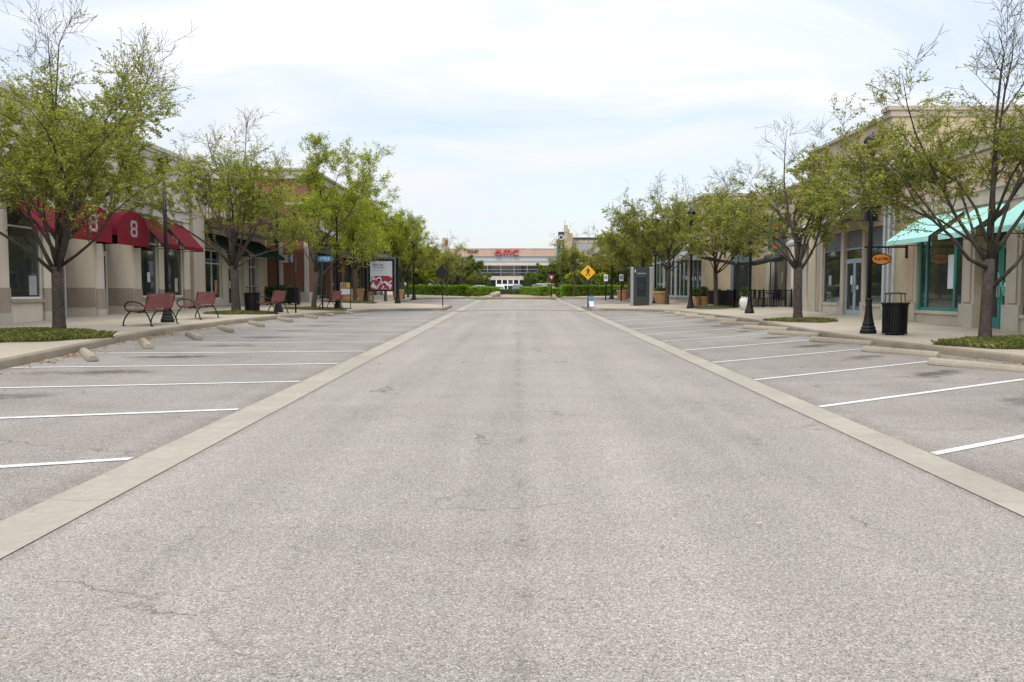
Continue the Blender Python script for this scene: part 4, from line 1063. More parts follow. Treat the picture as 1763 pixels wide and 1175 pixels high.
A.bx(mb, Y_A0, Y_A1, 0, .10, 4.72, 4.84); A.bx(mb, Y_A0, Y_A1, 0, .07, 4.84, 5.12); A.bx(mb, Y_A0, Y_A1, 0, .13, 5.12, 5.22); A.build(mb, 'cornice', M_trim)
mb = MB()
A.bx(mb, 37.9, 39.3, -1.0, .20, -.2, 7.35); A.build(mb, 'end_pier', M_tan)
mb = MB(); A.bx(mb, 37.8, 39.4, -1.1, .32, 7.55, 7.85); A.bx(mb, 37.84, 39.36, -1.05, .26, 7.35, 7.55); A.build(mb, 'pier_cap', M_trim)
piers = [(11.5, 12.2), (14.0, 14.6), (15.6, 16.2), (18.0, 18.6), (19.3, 19.9), (21.8, 22.5), (23.75, 24.35), (26.1, 27.0), (29.42, 29.98), (32.4, 32.95), (34.55, 35.25), (37.15, 37.9)]
mb = MB(); m2 = MB(); m3 = MB()
for a, b in piers:
    A.bx(mb, a + .02, b - .02, .003, .045, 1.72, 4.72); A.bx(m2, a - .01, b + .01, .003, .065, .98, 1.72); A.bx(m3, a - .02, b + .02, .003, .09, -.2, .98)
A.build(mb, 'pilaster', M_cream); A.build(m2, 'pilaster_band', M_dtan); A.build(m3, 'pilaster_foot', M_stone)
for a, b in recs:
    mb = MB(); A.bx(mb, b - .012, b - .002, -1.05, -.02, 1.05, 1.75); A.build(mb, 'entry_band', M_dtan)
for a, b in wins:
    A.window(a, b, W_S, W_H, M_whitep, rec=.07, fw=.05, trans=3.55)
    mb = MB(); A.bx(mb, a - .0, b + .0, 0, .09, W_S - .12, W_S - .02); A.build(mb, 'sill', M_dtan)
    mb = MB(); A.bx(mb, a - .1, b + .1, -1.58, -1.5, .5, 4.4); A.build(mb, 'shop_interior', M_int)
for a, b in recs: A.door(a + .05, b - .05, .62, 4.0, M_whitep, rec=1.05, trans=3.1, kick=.3)
for a, b in [w for w in wins if w[0] > 15]:
    A.shed_awning(a - .12, b + .1, 4.56, 3.38, .9, M_red, val=.16, label='red canvas shed awning over a shop window')
def arch_awning(B, Ya, Yb, z0, proj, h, m_):
    c = (Ya + Yb) / 2; r = (Yb - Ya) / 2; mb = MB(); n = 20
    arc = [(c - r, z0)] + [(c - r * math.cos(math.pi * i / n), z0 + .32 + (h - .32) * math.sin(math.pi * i / n) ** .8) for i in range(n + 1)] + [(c + r, z0)]
    mb.face([B.P(y, proj, z) for y, z in arc])
    for (ya, za), (yb, zb2) in zip(arc, arc[1:]):
        mb.face([B.P(ya, .01, za), B.P(yb, .01, zb2), B.P(yb, proj, zb2), B.P(ya, proj, za)])
        mb.face([B.P(ya, proj - .02, za), B.P(yb, proj - .02, zb2), B.P(yb, .01, zb2 - .02), B.P(ya, .01, za - .02)])
    mb.face([B.P(y, proj - .02, z) for y, z in arc[::-1]])
    a = B.build(mb, 'awning', m_); a['label'] = 'rounded red awning with a white figure eight'
    # blocky white 8 with two square holes
    mb = MB(); w, hh = .33, .40; zc = z0 + .63; o = proj
    k = .12
    out = [(-w + k, -hh), (w - k, -hh), (w, -hh + k), (w, -.10), (w - .07, 0), (w, .10), (w, hh - k), (w - k, hh), (-w + k, hh), (-w, hh - k), (-w, .10), (-w + .07, 0), (-w, -.10), (-w, -hh + k)]
    def bar(y0, y1, za, zb2): B.bx(mb, c + y0 * .82, c + y1 * .82, o + .004, o + .012, zc + za * .76, zc + zb2 * .76)
    bar(-.25, .25, -.40, -.27); bar(-.25, .25, .27, .40); bar(-.22, .22, -.065, .065)
    for s in (-1, 1):
        bar(*sorted((s * .17, s * .33)), -.33, -.05); bar(*sorted((s * .17, s * .33)), .05, .33); bar(*sorted((s * .17, s * .28)), -.048, .048)
    B.build(mb, 'figure_eight', M_greycan, a)
arch_awning(A, 26.85, 29.45, 3.33, .62, 1.26, M_red); arch_awning(A, 29.85, 32.42, 3.33, .62, 1.26, M_red)
# ---- left: green awning shop
B = Bld('shop_building', 'low cream shop with dark green awnings under a maroon canopy', -1, -15.2, 39.5, .6)
mb = MB(); bay = [(40.3, 42.7, 1.25, 3.7), (43.6, 46.1, 1.0, 3.7), (46.9, 48.6, 1.25, 3.7)]; cur = 39.45
for a, b, z0, z1 in bay: B.bx(mb, cur, a, -.3, 0, -.1, 3.8); cur = b; B.bx(mb, a, b, -.3, 0, -.1, z0)
B.bx(mb, cur, 50.4, -.3, 0, -.1, 3.8); B.bx(mb, 39.45, 50.4, -.3, 0, 3.8, 6.9); B.bx(mb, 39.45, 50.4, -9, -1.6, -.1, 6.6); B.build(mb, 'wall', M_cream)
mb = MB(); B.bx(mb, 39.45, 50.3, 0, .18, 6.9, 7.1); B.build(mb, 'cornice', M_trim)
for a, b, z0, z1 in bay:
    if z0 < 1.1: B.door(a, b, .72, 3.7, M_whitep, rec=.25, trans=2.95)
    else: B.window(a, b, z0, z1, M_whitep, trans=3.0, mull=((a + b) / 2,))
    mb = MB(); B.bx(mb, a - .1, b + .1, -1.58, -1.5, .5, 4); B.build(mb, 'shop_interior', M_int)
B.shed_awning(39.7, 43.0, 4.5, 3.45, 1.3, M_green, val=.15); B.shed_awning(43.5, 48.9, 4.5, 3.45, 1.5, M_green, val=.15)
mb = MB(); B.bx(mb, 39.5, 50.0, .02, 2.55, 4.72, 4.78); B.build(mb, 'canopy_soffit', M_cream)
mb = MB(); B.bx(mb, 39.5, 50.0, 2.45, 2.6, 4.62, 5.1); B.bx(mb, 39.45, 39.6, .1, 2.44, 4.62, 5.1); B.bx(mb, 39.5, 50, .1, 2.44, 4.8, 4.9)
B.bx(mb, 39.45, 39.53, .1, 2.6, 5.75, 5.83); B.bx(mb, 39.53, 50, 2.52, 2.6, 5.75, 5.83)
for i in range(14): B.bx(mb, 39.47, 39.51, .2 + i * .17, .23 + i * .17, 5.1, 5.75)
for i in range(60): B.bx(mb, 39.7 + i * .17, 39.73 + i * .17, 2.54, 2.58, 5.1, 5.75)
B.build(mb, 'canopy', M_maroon)
# ---- left: brick corner building
Cb = Bld('shop_building', 'two storey red brick corner building with grey cornice and blue shop signs', -1, -12.75, 50.5, .7)
mb = MB(); YE = 80
Cb.bx(mb, 50.5, YE, -9, -.35, 5.0, 8.45); Cb.bx(mb, 50.5, 52.2, -9, 0, -.1, 5.0); Cb.bx(mb, 52.2, YE, -9, -1.6, -.1, 5.0)
Cb.bx(mb, 50.5, YE, -.35, 0, 4.75, 8.45)
for a in (56.6, 60.3, 65.3, 70.4, 75): Cb.bx(mb, a, a + .7, -.4, 0, -.1, 4.75)
Cb.build(mb, 'wall', M_brick)
mb = MB(); Cb.bx(mb, 50.35, YE, -9, .35, 8.45, 8.62); Cb.bx(mb, 50.4, YE, -9, .28, 8.62, 8.95); Cb.bx(mb, 50.3, YE, -9, .45, 8.95, 9.08); Cb.build(mb, 'cornice', M_greyw)
mb = MB(); Cb.bx(mb, 50.44, 50.498, -9, .02, 6.9, 7.05); Cb.bx(mb, 50.40, 50.5, -1.75, -1.5, .1, 4.6); Cb.bx(mb, 50.40, 50.5, -.2, .06, .1, 4.6); Cb.bx(mb, 50.5, YE, 0, .06, 6.9, 7.05); Cb.build(mb, 'trim_band', M_trim)
mb = MB(); Cb.bx(mb, 50.36, 50.5, -9, .09, -.1, 1.6); Cb.bx(mb, 50.5, 52.2, .002, .09, -.1, 1.6); Cb.build(mb, 'stone_base', M_stone)
for a in (53.0, 57.2, 61, 66, 71): Cb.window(a, a + 1.4, 5.6, 7.1, M_whitep, rec=-.05)
for i, (a, b) in enumerate(((52.3, 56.5), (57.4, 60.2), (61.1, 65.2), (66.1, 70.3), (71.2, 74.9), (75.8, 79.5))):
    Cb.window(a, b, 1.15, 4.7, M_greyp, rec=.3, mull=(a + (b - a) / 3, a + 2 * (b - a) / 3), trans=3.7)
    mb = MB(); Cb.bx(mb, a, b, -.35, -.1, -.1, 1.15); Cb.build(mb, 'stall_riser', M_stone)
    mb = MB(); Cb.bx(mb, a, b, -1.58, -1.5, .9, 4.7); Cb.build(mb, 'shop_interior', M_int)
mb = MB()
q0, q1 = 53.0, 69.0
for i in range(40):
    a = q0 + (q1 - q0) * i / 40; b = a + (q1 - q0) / 40 - .05
    mb.face([Cb.P(a, .02, 5.75), Cb.P(b, .02, 5.75), Cb.P(b, 1.3, 4.95), Cb.P(a, 1.3, 4.95)]); mb.face([Cb.P(a, 1.3, 4.93), Cb.P(b, 1.3, 4.93), Cb.P(b, .02, 5.73), Cb.P(a, .02, 5.73)])
    Cb.bx(mb, a - .05, a, .02, .06, 4.95, 5.8)
Cb.bx(mb, q0, q1, 1.22, 1.32, 4.75, 4.93); o = Cb.build(mb, 'awning', M_greycan); o['label'] = 'grey metal awning with standing seams'
mb = MB(); Cb.bx(mb, 53.0, 69.0, .02, .1, 4.1, 4.6); Cb.build(mb, 'transom_panel', mat('teal_grey_glass', (.07, .13, .15), rough=.3), None)
# round white sign and oval blue sign on arms, both facing the street walker
mb = MB(); 
P0 = Cb.P(50.1, .25, 3.75)
mb = MB()
mb.prism([(-.55 + 0, 0)] , 1, 0, 0) if False else None
def face_sign(B_, name, label, Y, o0, o1, z, hh, m1, m2, txt=None, n=24):
    """flat oval sign facing the camera-side walkers, on a short arm from the wall"""
    c = (o0 + o1) / 2; r = (o1 - o0) / 2; mb = MB()
    ring = [(c + r * math.cos(6.2832 * i / n), z + hh * math.sin(6.2832 * i / n)) for i in range(n)]
    for y in (Y - .06, Y + .06): mb.face([B_.P(y, a, b) for a, b in (ring if y < Y else ring[::-1])])
    for i in range(n):
        a, b = ring[i], ring[(i + 1) % n]; mb.face([B_.P(Y - .06, *a), B_.P(Y + .06, *a), B_.P(Y + .06, *b), B_.P(Y - .06, *b)])
    s_ = B_.build(mb, name, m1); s_['label'] = label
    ring2 = [(c + r * .86 * math.cos(6.2832 * i / n), z + hh * .8 * math.sin(6.2832 * i / n)) for i in range(n)]
    mb = MB(); mb.face([B_.P(Y - .066, a, b) for a, b in ring2]); mb.face([B_.P(Y - .062, a, b) for a, b in ring2[::-1]]); B_.build(mb, 'sign_face', m2, s_)
    mb = MB(); mb.tube([B_.P(Y, 0, z), B_.P(Y, o0 + .02, z)], .03, 8); mb.tube([B_.P(Y, 0.0, z - .12), B_.P(Y, .02, z + .12)], .06, 8); B_.build(mb, 'sign_arm', m1, s_)
    if txt:
        p = B_.P(Y - .07, c, z); o = text_mb(txt[0], txt[1], .004).build('sign_text', txt[2], s_)
        # local axes of the facade: make the text face -Y in the world
        o.location = p; o.rotation_euler = (R(90), 0, R(-90) if B_.side < 0 else R(90))
    return s_
face_sign(Cb, 'hanging_sign', 'oval blue hanging sign with white lettering', 50.9, .35, 1.55, 3.62, .19, M_hood, M_hood, ('SMILE', .26, M_ltgrey))
mb = MB(); 
o = thing('hanging_sign', 'small round white and blue barrel sign on the brick corner', 'sign', (-13.95, 50.0, 3.6), 0)
mb.tube([(-.28, -.15, 0), (.2, -.15, 0)], .24, 16); mb.build('sign_drum', M_whitep, o, smooth=False); mb = MB(); mb.tube([(.201, -.15, 0), (.23, -.15, 0)], .21, 16); mb.build('sign_face', M_hood, o)
mb = MB(); mb.box(.3, .36, -.02, .28, -.2, .2); mb.box(.2, .3, -.1, -.02, -.03, .03); mb.build('wall_bracket', M_whitep, o)
# clipped bush by the brick corner
def leafy_box(name, label, cat, x0, x1, y0, y1, z0, z1, n, leaf, m_, group=None, rg=None, rot=0, taper=.0, fill=M_soil):
    rg = rg or random.Random(int(abs(x0 * 10 + y0 * 7)) + 1)
    cx, cy = (x0 + x1) / 2, (y0 + y1) / 2; t = thing(name, label, cat, (cx, cy, z0), rot, group)
    a, b, h = (x1 - x0) / 2, (y1 - y0) / 2, z1 - z0
    core = MB(); core.box(-a * .93, a * .93, -b * .88, b * .88, 0, h * .92); core.build('shade_core', mat_dark_core, t)  # solid dark box: the shade inside the foliage is put into its colour
    nr = np.random.RandomState(rg.randrange(9999)); P = []
    A_ = [2 * a * h, 2 * b * h, 4 * a * b]; tot = 2 * A_[0] + 2 * A_[1] + A_[2]
    for _ in range(n):
        u = rg.random() * tot
        if u < A_[0] * 2: p = (rg.uniform(-a, a), -b if u < A_[0] else b, rg.random() * h)
        elif u < 2 * (A_[0] + A_[1]): p = (-a if rg.random() < .5 else a, rg.uniform(-b, b), rg.random() * h)
        else: p = (rg.uniform(-a, a), rg.uniform(-b, b), h)
        k = 1 - taper * (p[2] / h)
        wv = .03 * math.sin(p[0] * 3.1) + .03 * math.sin(p[1] * 4 + p[0])
        P.append((p[0] * k + rg.gauss(0, .02), p[1] * k + wv + rg.gauss(0, .025), p[2] + wv + rg.gauss(0, .025)))
    P = np.array(P); N = len(P); q = nr.normal(0, 1, (N, 3)); q /= np.linalg.norm(q, axis=1)[:, None]; w = np.cross(q, nr.normal(0, 1, (N, 3))); w /= np.linalg.norm(w, axis=1)[:, None]
    s = nr.uniform(.6, 1.3, (N, 1)) * leaf
    V = np.stack([P - q * s, P + w * s * .5, P + q * s, P - w * s * .5], 1).reshape(-1, 3)
    mb = MB(); mb.v = [tuple(v) for v in V]; mb.f = [(4*i, 4*i+1, 4*i+2, 4*i+3) for i in range(N)]; mb.m = [0] * N
    mb.build('foliage', m_, t)
    return t
mat_dark_core = mat('foliage_shade_core', (.03, .035, .012), rough=.95, var=.3)  # near-black green standing in for the shade behind the outer leaves
leafy_box('clipped_bush', 'clipped green bush left of the litter bin at the brick corner', 'bush', -14.2, -13.0, 46.6, 47.6, zl(-13.5, 47), zl(-13.5, 47) + .95, 3500, .05, L_dark)

# ---- right: mint awning shop
D = Bld('shop_building', 'beige and peach shop with mint awnings and teal windows', 1, 13.4, 25.0, .4)
TOPD = 5.95; Y0d, Y1d = 10.0, 30.0
bays = [(24.95, 27.75, 'w'), (22.75, 24.25, 'd'), (19.3, 22.0, 'w'), (16.9, 18.6, 'd'), (13.4, 16.2, 'w')]
mb = MB(); cur = Y0d
for a, b, k in sorted(bays):
    D.bx(mb, cur, a, -.35, 0, -.1, 3.6); cur = b
    if k == 'w': D.bx(mb, a, b, -.35, 0, -.1, 1.0)
D.bx(mb, cur, Y1d, -.35, 0, -.1, 3.6); D.bx(mb, Y0d, Y1d, -.35, 0, 3.6, TOPD); D.bx(mb, Y0d, Y1d, -9, -1.8, -.1, TOPD - .3); D.bx(mb, Y0d, Y0d + .3, -1.8, -.35, -.1, TOPD)
D.build(mb, 'wall', M_yellow)
mb = MB(); D.bx(mb, Y0d, 29.3, .003, .04, 4.55, TOPD - .35); D.bx(mb, 28.05, 28.5, .003, .04, 1.3, 4.0); D.build(mb, 'peach_panel', M_peach)
mb = MB(); D.bx(mb, Y0d, Y1d - .02, 0, .2, TOPD, TOPD + .14); D.bx(mb, Y0d, Y1d - .02, 0, .12, TOPD - .3, TOPD); D.bx(mb, Y0d, 29.4, 0, .09, 4.1, 4.5); D.bx(mb, Y0d, 29.4, 0, .14, 4.5, 4.56); D.build(mb, 'cornice', M_tan)
mb = MB(); m2 = MB()
for a, b in ((27.77, 28.0), (24.27, 24.93), (22.02, 22.73), (18.62, 19.28), (16.22, 16.88)):
    D.bx(mb, a, b, .003, .05, 1.25, 4.1); D.bx(mb, a + .16, b - .16, .05, .09, 1.3, 4.0) if b - a > .4 else None
    D.bx(m2, a - .04, b + .04, .003, .12, -.1, 1.25)
D.build(mb, 'pilaster', M_tan); D.build(m2, 'pilaster_foot', M_stone)
mb = MB()
for a, b, k in bays:
    if k == 'w': D.bx(mb, a, b, .003, .06, -.1, .9); D.bx(mb, a, b, .0, .12, .9, 1.0)
D.build(mb, 'stone_base', M_stone)
for i, (a, b, k) in enumerate(bays):
    if k == 'w': D.window(a + .02, b - .02, 1.0, 3.58, M_tealp, rec=.05, fw=.1, mull=(a + .55, b - .5), label='teal framed shop window')
    else:
        D.door(a + .12, b - .12, .53, 3.58, M_tealp, rec=.3, fw=.13, trans=2.95, kick=.35, label='teal double doors')
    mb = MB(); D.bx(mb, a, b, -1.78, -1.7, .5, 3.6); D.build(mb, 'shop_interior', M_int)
    D.shed_awning(a - (.0 if k == 'w' else .12), b + (.0 if k == 'w' else .1), 4.04, 3.12, 1.1, M_teal, val=.15, label='mint canvas shed awning')
mb = MB(); D.bx(mb, 25.55, 25.95, -.046, -.043, 1.7, 2.75); D.build(mb, 'window_notice', M_ltgrey)
mb = MB(); c_ = 23.25
for i in range(5): mb.tube([D.P(c_ + (.36 - .05 * i) * math.cos(math.pi + math.pi * j / 8), -.26, 2.15 - .06 * i + .42 * math.sin(math.pi + math.pi * j / 8)) for j in range(9)], .022, 6)
D.build(mb, 'door_swag', mat('mint_ornament', (.12, .45, .40), rough=.5))
mb = MB(); D.bx(mb, 23.20, 23.30, -.262, -.25, 1.72, 1.86); D.build(mb, 'door_badge', M_whitep)
tm = text('wall_letters', 'Charming', .75, mat('turquoise_letter', (.06, .42, .42), rough=.4), D.t, D.P(20.6, .1, 5.1), (R(90), 0, 0), .06)
mb = MB(); [mb.tube([D.P(y, .13, .5), D.P(y, .13, 5.2)], .045, 8) for y in (29.35, 29.75)]; D.build(mb, 'downpipe', M_lblue)
# orange oval hanging sign on an arm
hs = D
mb = MB(); D.bx(mb, 28.45, 28.53, .0, .1, 2.75, 3.2); D.bx(mb, 28.46, 28.52, .1, 1.5, 3.1, 3.16); D.bx(mb, 28.48, 28.5, .68, .7, 2.9, 3.1); D.bx(mb, 28.48, 28.5, 1.18, 1.2, 2.9, 3.1)
arm = D.build(mb, 'sign_bracket', M_black)
n = 28; ring = [(.94 + .35 * math.cos(6.2832 * i / n), 2.72 + .20 * math.sin(6.2832 * i / n)) for i in range(n)]
mb = MB(); mb.face([D.P(28.46, a, b) for a, b in ring]); mb.face([D.P(28.52, a, b) for a, b in ring[::-1]])
for i in range(n):
    a, b = ring[i], ring[(i + 1) % n]; mb.face([D.P(28.46, *a), D.P(28.52, *a), D.P(28.52, *b), D.P(28.46, *b)])
sg = D.build(mb, 'oval_sign', M_black); sg['label'] = 'orange oval sign with black border'
ring = [(.94 + .31 * math.cos(6.2832 * i / n), 2.72 + .165 * math.sin(6.2832 * i / n)) for i in range(n)]
mb = MB(); mb.face([D.P(28.452, a, b) for a, b in ring]); mb.face([D.P(28.457, a, b) for a, b in ring[::-1]]); D.build(mb, 'sign_face', M_orange, sg)
o = text_mb('PLAYTRI', .13, .006).build('sign_text', M_black, sg); o.location = D.P(28.445, .94, 2.72); o.rotation_euler = (R(90), 0, R(90))

# ---- right: taller beige shop with the striped black awning
E_ = Bld('shop_building', 'tall beige shop with black and white striped awnings and slate blue doors', 1, 13.4, 33.0, .5)
TOPE = 7.85; mb = MB(); bays = [(30.5, 31.95, 'w'), (32.25, 33.95, 'd'), (34.3, 36.25, 'w')]; cur = 30.0
for a, b, k in bays:
    E_.bx(mb, cur, a, -.35, 0, -.1, 4.05); cur = b
    if k == 'w': E_.bx(mb, a, b, -.35, 0, -.1, 1.15)
E_.bx(mb, cur, 38.2, -.35, 0, -.1, 4.05); E_.bx(mb, 30.0, 38.2, -.35, 0, 4.05, TOPE); E_.bx(mb, 30.0, 38.2, -12, -1.8, -.1, TOPE - .002); E_.bx(mb, 30.0, 30.3, -1.8, -.35, -.1, TOPE - .003)
E_.build(mb, 'wall', M_yellow)
mb = MB(); E_.bx(mb, 30.6, 38.2, 0, .14, TOPE, TOPE + .12); E_.bx(mb, 29.9, 30.6, -12, .16, TOPE + .22, TOPE + .36); E_.bx(mb, 29.95, 30.6, -12, .08, TOPE, TOPE + .22)
E_.bx(mb, 30.0, 38.2, 0, .14, 6.55, 6.72); E_.bx(mb, 30, 38.2, 0, .08, 6.35, 6.55); E_.bx(mb, 29.9, 29.99, -12, .1, 6.55, 6.72); E_.build(mb, 'cornice', M_tan)
mb = MB(); E_.bx(mb, 30.4, 37.4, .003, .05, 5.3, 6.3); E_.build(mb, 'sign_panel', M_offw)
for a, b, k in bays:
    if k == 'w':
        E_.window(a, b, 1.15, 3.35, M_bluep, rec=.05, fw=.06); mb = MB(); E_.bx(mb, a, b, 0, .08, 1.05, 1.15); E_.bx(mb, a, b, 0, .04, .3, 1.05); E_.build(mb, 'sill', M_stone)
    else: E_.door(a, b, .68, 3.35, M_lblue, rec=.07, trans=2.85, kick=.2, label='slate blue double glass doors')
    mb = MB(); E_.bx(mb, a, b, -.2, -.1, 3.36, 4.0); E_.build(mb, 'transom_panel', M_greyp)
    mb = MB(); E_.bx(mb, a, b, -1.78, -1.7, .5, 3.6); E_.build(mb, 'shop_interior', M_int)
mb = MB(); m2 = MB()
for a, b in ((30.05, 30.5), (31.9, 32.3), (33.9, 34.4), (36.25, 36.6)): E_.bx(mb, a + .08, b - .08, .003, .05, 1.2, 4.4); E_.bx(m2, a + .04, b - .04, .003, .08, -.1, 1.2)
E_.build(mb, 'pilaster', M_tan); E_.build(m2, 'pilaster_foot', M_stone)
aw = E_.shed_awning(30.7, 36.3, 5.15, 4.2, 1.15, M_blackaw, val=.12, label='black awning with white stripes', stripes=None)
mb = MB()
for y in (32.1, 33.5, 34.9, 35.8):
    mb.face([E_.P(y, .03, 5.17), E_.P(y + .22, .03, 5.17), E_.P(y + .22, 1.1, 4.36), E_.P(y, 1.1, 4.36)])
E_.build(mb, 'awning_stripe', M_whitec, aw)
mb = MB(); E_.bx(mb, 30.6, 31.0, .05, .5, 4.7, 5.5); E_.build(mb, 'wall_lantern', M_black)
mb = MB(); [mb.tube([E_.P(y, .13, .6), E_.P(y, .13, 6.3)], .045, 8) for y in (30.12, 36.9)]; E_.build(mb, 'downpipe', M_lblue)

# ---- right: restaurant facade with the vertical sign (set back)
F_ = Bld('restaurant_building', 'beige restaurant with slate blue windows and a vertical neon style sign', 1, 14.4, 44.0, .7)
TOPF = 7.0; mb = MB(); bays = [(39.4, 40.9, 'w'), (41.7, 43.2, 'd'), (44.4, 46.9, 'w')]; cur = 38.2
for a, b, k in bays:
    F_.bx(mb, cur, a, -.35, 0, -.1, 4.6); cur = b
    if k == 'w': F_.bx(mb, a, b, -.35, 0, -.1, 1.1)
F_.bx(mb, cur, 51, -.35, 0, -.1, 4.6); F_.bx(mb, 38.2, 51, -.35, 0, 4.6, TOPF); F_.bx(mb, 38.2, 51, -10, -1.8, -.1, TOPF - .01); F_.build(mb, 'wall', M_yellow)
mb = MB(); F_.bx(mb, 38.3, 51, 0, .15, TOPF, TOPF + .14); F_.bx(mb, 38.3, 51, 0, .08, TOPF - .25, TOPF); F_.build(mb, 'cornice', M_tan)
for a, b, k in bays:
    if k == 'w': F_.window(a, b, 1.1, 4.55, M_bluep, rec=.15, fw=.09, trans=3.3)
    else: F_.door(a, b, .8, 4.55, M_lblue, rec=.25, trans=3.2, kick=.2)
    mb = MB(); F_.bx(mb, a, b, -1.78, -1.7, .5, 4.6); F_.build(mb, 'shop_interior', M_int)
F_.shed_awning(39.1, 41.2, 4.75, 3.85, 1.1, M_greycan, val=.14, ends=True)
mb = MB()
for a, b in ((38.3, 39.2), (41.05, 41.6), (43.3, 43.9), (47.1, 47.6)): F_.bx(mb, a, b, .003, .1, .4, 4.9)
F_.build(mb, 'pilaster', M_offw)
# vertical sign board with orange shapes
vz0, vz1 = 3.75, 5.45
mb = MB(); F_.bx(mb, 44.0, 44.25, .35, 1.05, vz0, vz1); vs_ = F_.build(mb, 'vertical_sign', M_signteal); vs_['label'] = 'teal vertical sign with orange ornaments'
mb = MB()
for zz in (4.0, 4.5, 5.0):
    for dy, dz, r in ((0, 0, .13), (0, .16, .09), (-.14, .05, .07), (.14, .05, .07)):
        mb.tube([F_.P(43.93, .7 + dy, zz + dz), F_.P(43.995, .7 + dy, zz + dz)], r, 12)
F_.build(mb, 'sign_ornament', M_orange, vs_)
mb = MB(); ring = [(.72 + .55 * math.cos(6.2832 * i / 24), 3.42 + .24 * math.sin(6.2832 * i / 24)) for i in range(24)]
mb.face([F_.P(43.95, a, b) for a, b in ring]); mb.face([F_.P(44.2, a, b) for a, b in ring[::-1]])
for i in range(24):
    a, b = ring[i], ring[(i + 1) % 24]; mb.face([F_.P(43.95, *a), F_.P(44.2, *a), F_.P(44.2, *b), F_.P(43.95, *b)])
F_.build(mb, 'sign_oval', M_greyp, vs_)
mb = MB(); mb.tube([F_.P(43.94, .72 + .4 * math.cos(6.2832 * i / 24), 3.42 + .15 * math.sin(6.2832 * i / 24)) for i in range(25)], .02, 6); F_.build(mb, 'oval_ring', mat('sign_green', (.05, .16, .09), rough=.5), vs_)
mb = MB(); [F_.bx(mb, 44.1, 44.16, 0, .35, z, z + .06) for z in (3.9, 4.8, 5.7)]; F_.build(mb, 'sign_arm', M_black, vs_)

# ---- right: projecting beige building with light blue storefronts
G_ = Bld('shop_building', 'beige corner building with pale blue storefront and grey awning beyond the patio', 1, 11.6, 51.0, .75)
mb = MB()
G_.bx(mb, 51.0, 51.4, -8, -2.75, -.1, 5.6); G_.bx(mb, 51.0, 51.4, -1.55, 0, -.1, 5.6); G_.bx(mb, 51.0, 51.4, -2.75, -1.55, 5.0, 5.6); G_.bx(mb, 51.0, 51.4, -8, 0, 5.6, 7.45) ; G_.bx(mb, 52.0, 82, -8, -1.5, -.1, 6.6); G_.bx(mb, 51.4, 52.0, -8, -1.5, 5.6, 7.45); G_.bx(mb, 51.4, 56, -1.5, 0, 5.6, 7.45)
G_.bx(mb, 56, 82, -1.5, 0, 5.2, 6.6)
for a, b in ((51.4, 52.1), (55.9, 56.3), (60.6, 61.0), (65.5, 65.9), (70.7, 71.1), (75.8, 76.2), (81.2, 82)): G_.bx(mb, a, b, -.4, 0, -.1, 5.6 if a < 55 else 5.2)
G_.build(mb, 'wall', M_yellow)
mb = MB(); G_.bx(mb, 50.85, 56.1, -8, .15, 7.45, 7.6); G_.bx(mb, 50.92, 56.05, -8, .08, 7.2, 7.45); G_.bx(mb, 56.1, 82, 0, .12, 6.6, 6.75); G_.build(mb, 'cornice', M_tan)
mb = MB()      # blue window bay in the wall facing down the street
G_.bx(mb, 50.93, 51.05, -2.78, -2.62, .3, 5.1); G_.bx(mb, 50.93, 51.05, -1.68, -1.52, .3, 5.1); G_.bx(mb, 50.94, 51.04, -2.62, -1.68, 3.3, 4.0); G_.bx(mb, 50.92, 51.0, -2.62, -1.68, 3.95, 4.05); G_.bx(mb, 50.94, 51.04, -2.62, -1.68, 4.98, 5.1)
w = G_.build(mb, 'window', M_bluep); mb = MB(); G_.bx(mb, 51.06, 51.08, -2.75, -1.55, .5, 5.0); G_.build(mb, 'pane', M_glass, w)
for a, b in ((52.1, 55.9), (56.3, 60.6), (61.0, 65.5), (65.9, 70.7), (71.1, 75.8), (76.2, 81.2)):
    G_.window(a, b, 1.2, 5.15, M_lblue, rec=.04, fw=.15, mull=(a + (b - a) / 3, a + 2 * (b - a) / 3), trans=3.9)
    mb = MB(); G_.bx(mb, a, b, -.35, -.1, -.1, 1.2); G_.build(mb, 'stall_riser', M_stone)
    mb = MB(); G_.bx(mb, a, b, -1.48, -1.4, .9, 5.2); G_.build(mb, 'shop_interior', M_int)
G_.shed_awning(52.3, 56.2, 4.9, 3.6, 1.25, M_greycan, val=.14, ends=True)

# paper notices and displays behind the shop glass
def notice(B_, Y, w, z0, z1, o, m_, name='window_notice'):
    mb = MB(); B_.bx(mb, Y, Y + w, o - .004, o, z0, z1); mb.build(name, m_, B_.t)
notice(E_, 33.3, .22, 1.9, 2.25, -.055, M_ltgrey); notice(E_, 32.75, .16, 1.7, 1.85, -.055, M_whitep); notice(E_, 35.5, .3, 1.9, 2.3, -.04, M_greycan)
notice(A, 25.5, .4, 1.5, 2.1, -.065, M_greycan); notice(A, 33.7, .25, 2.0, 2.4, -.065, M_ltgrey); notice(A, 36.4, .3, 1.6, 2.2, -.065, M_tan)
notice(B, 44.4, .3, 1.8, 2.2, -.24, M_ltgrey); notice(B, 41.9, .35, 1.5, 2.2, -.12, M_terra); notice(F_, 45.3, .3, 2.1, 2.7, -.13, M_ltgrey)
for yy, hh in ((24.9, 1.5), (25.6, 1.65), (33.4, 1.6), (36.0, 1.5), (20.7, 1.6)):     # dark dress forms standing inside the windows
    mb = MB(); p = A.P(yy, -.75, .8); mb.lathe([(.16, 0 + p[2]), (.03, .05 + p[2]), (.03, .7 + p[2]), (.20, .75 + p[2]), (.15, 1.05 + p[2]), (.21, 1.35 + p[2]), (.06, 1.5 + p[2]), (.08, hh + .1 + p[2])], 10, (p[0], p[1])); mb.build('dress_form', M_offw, A.t)


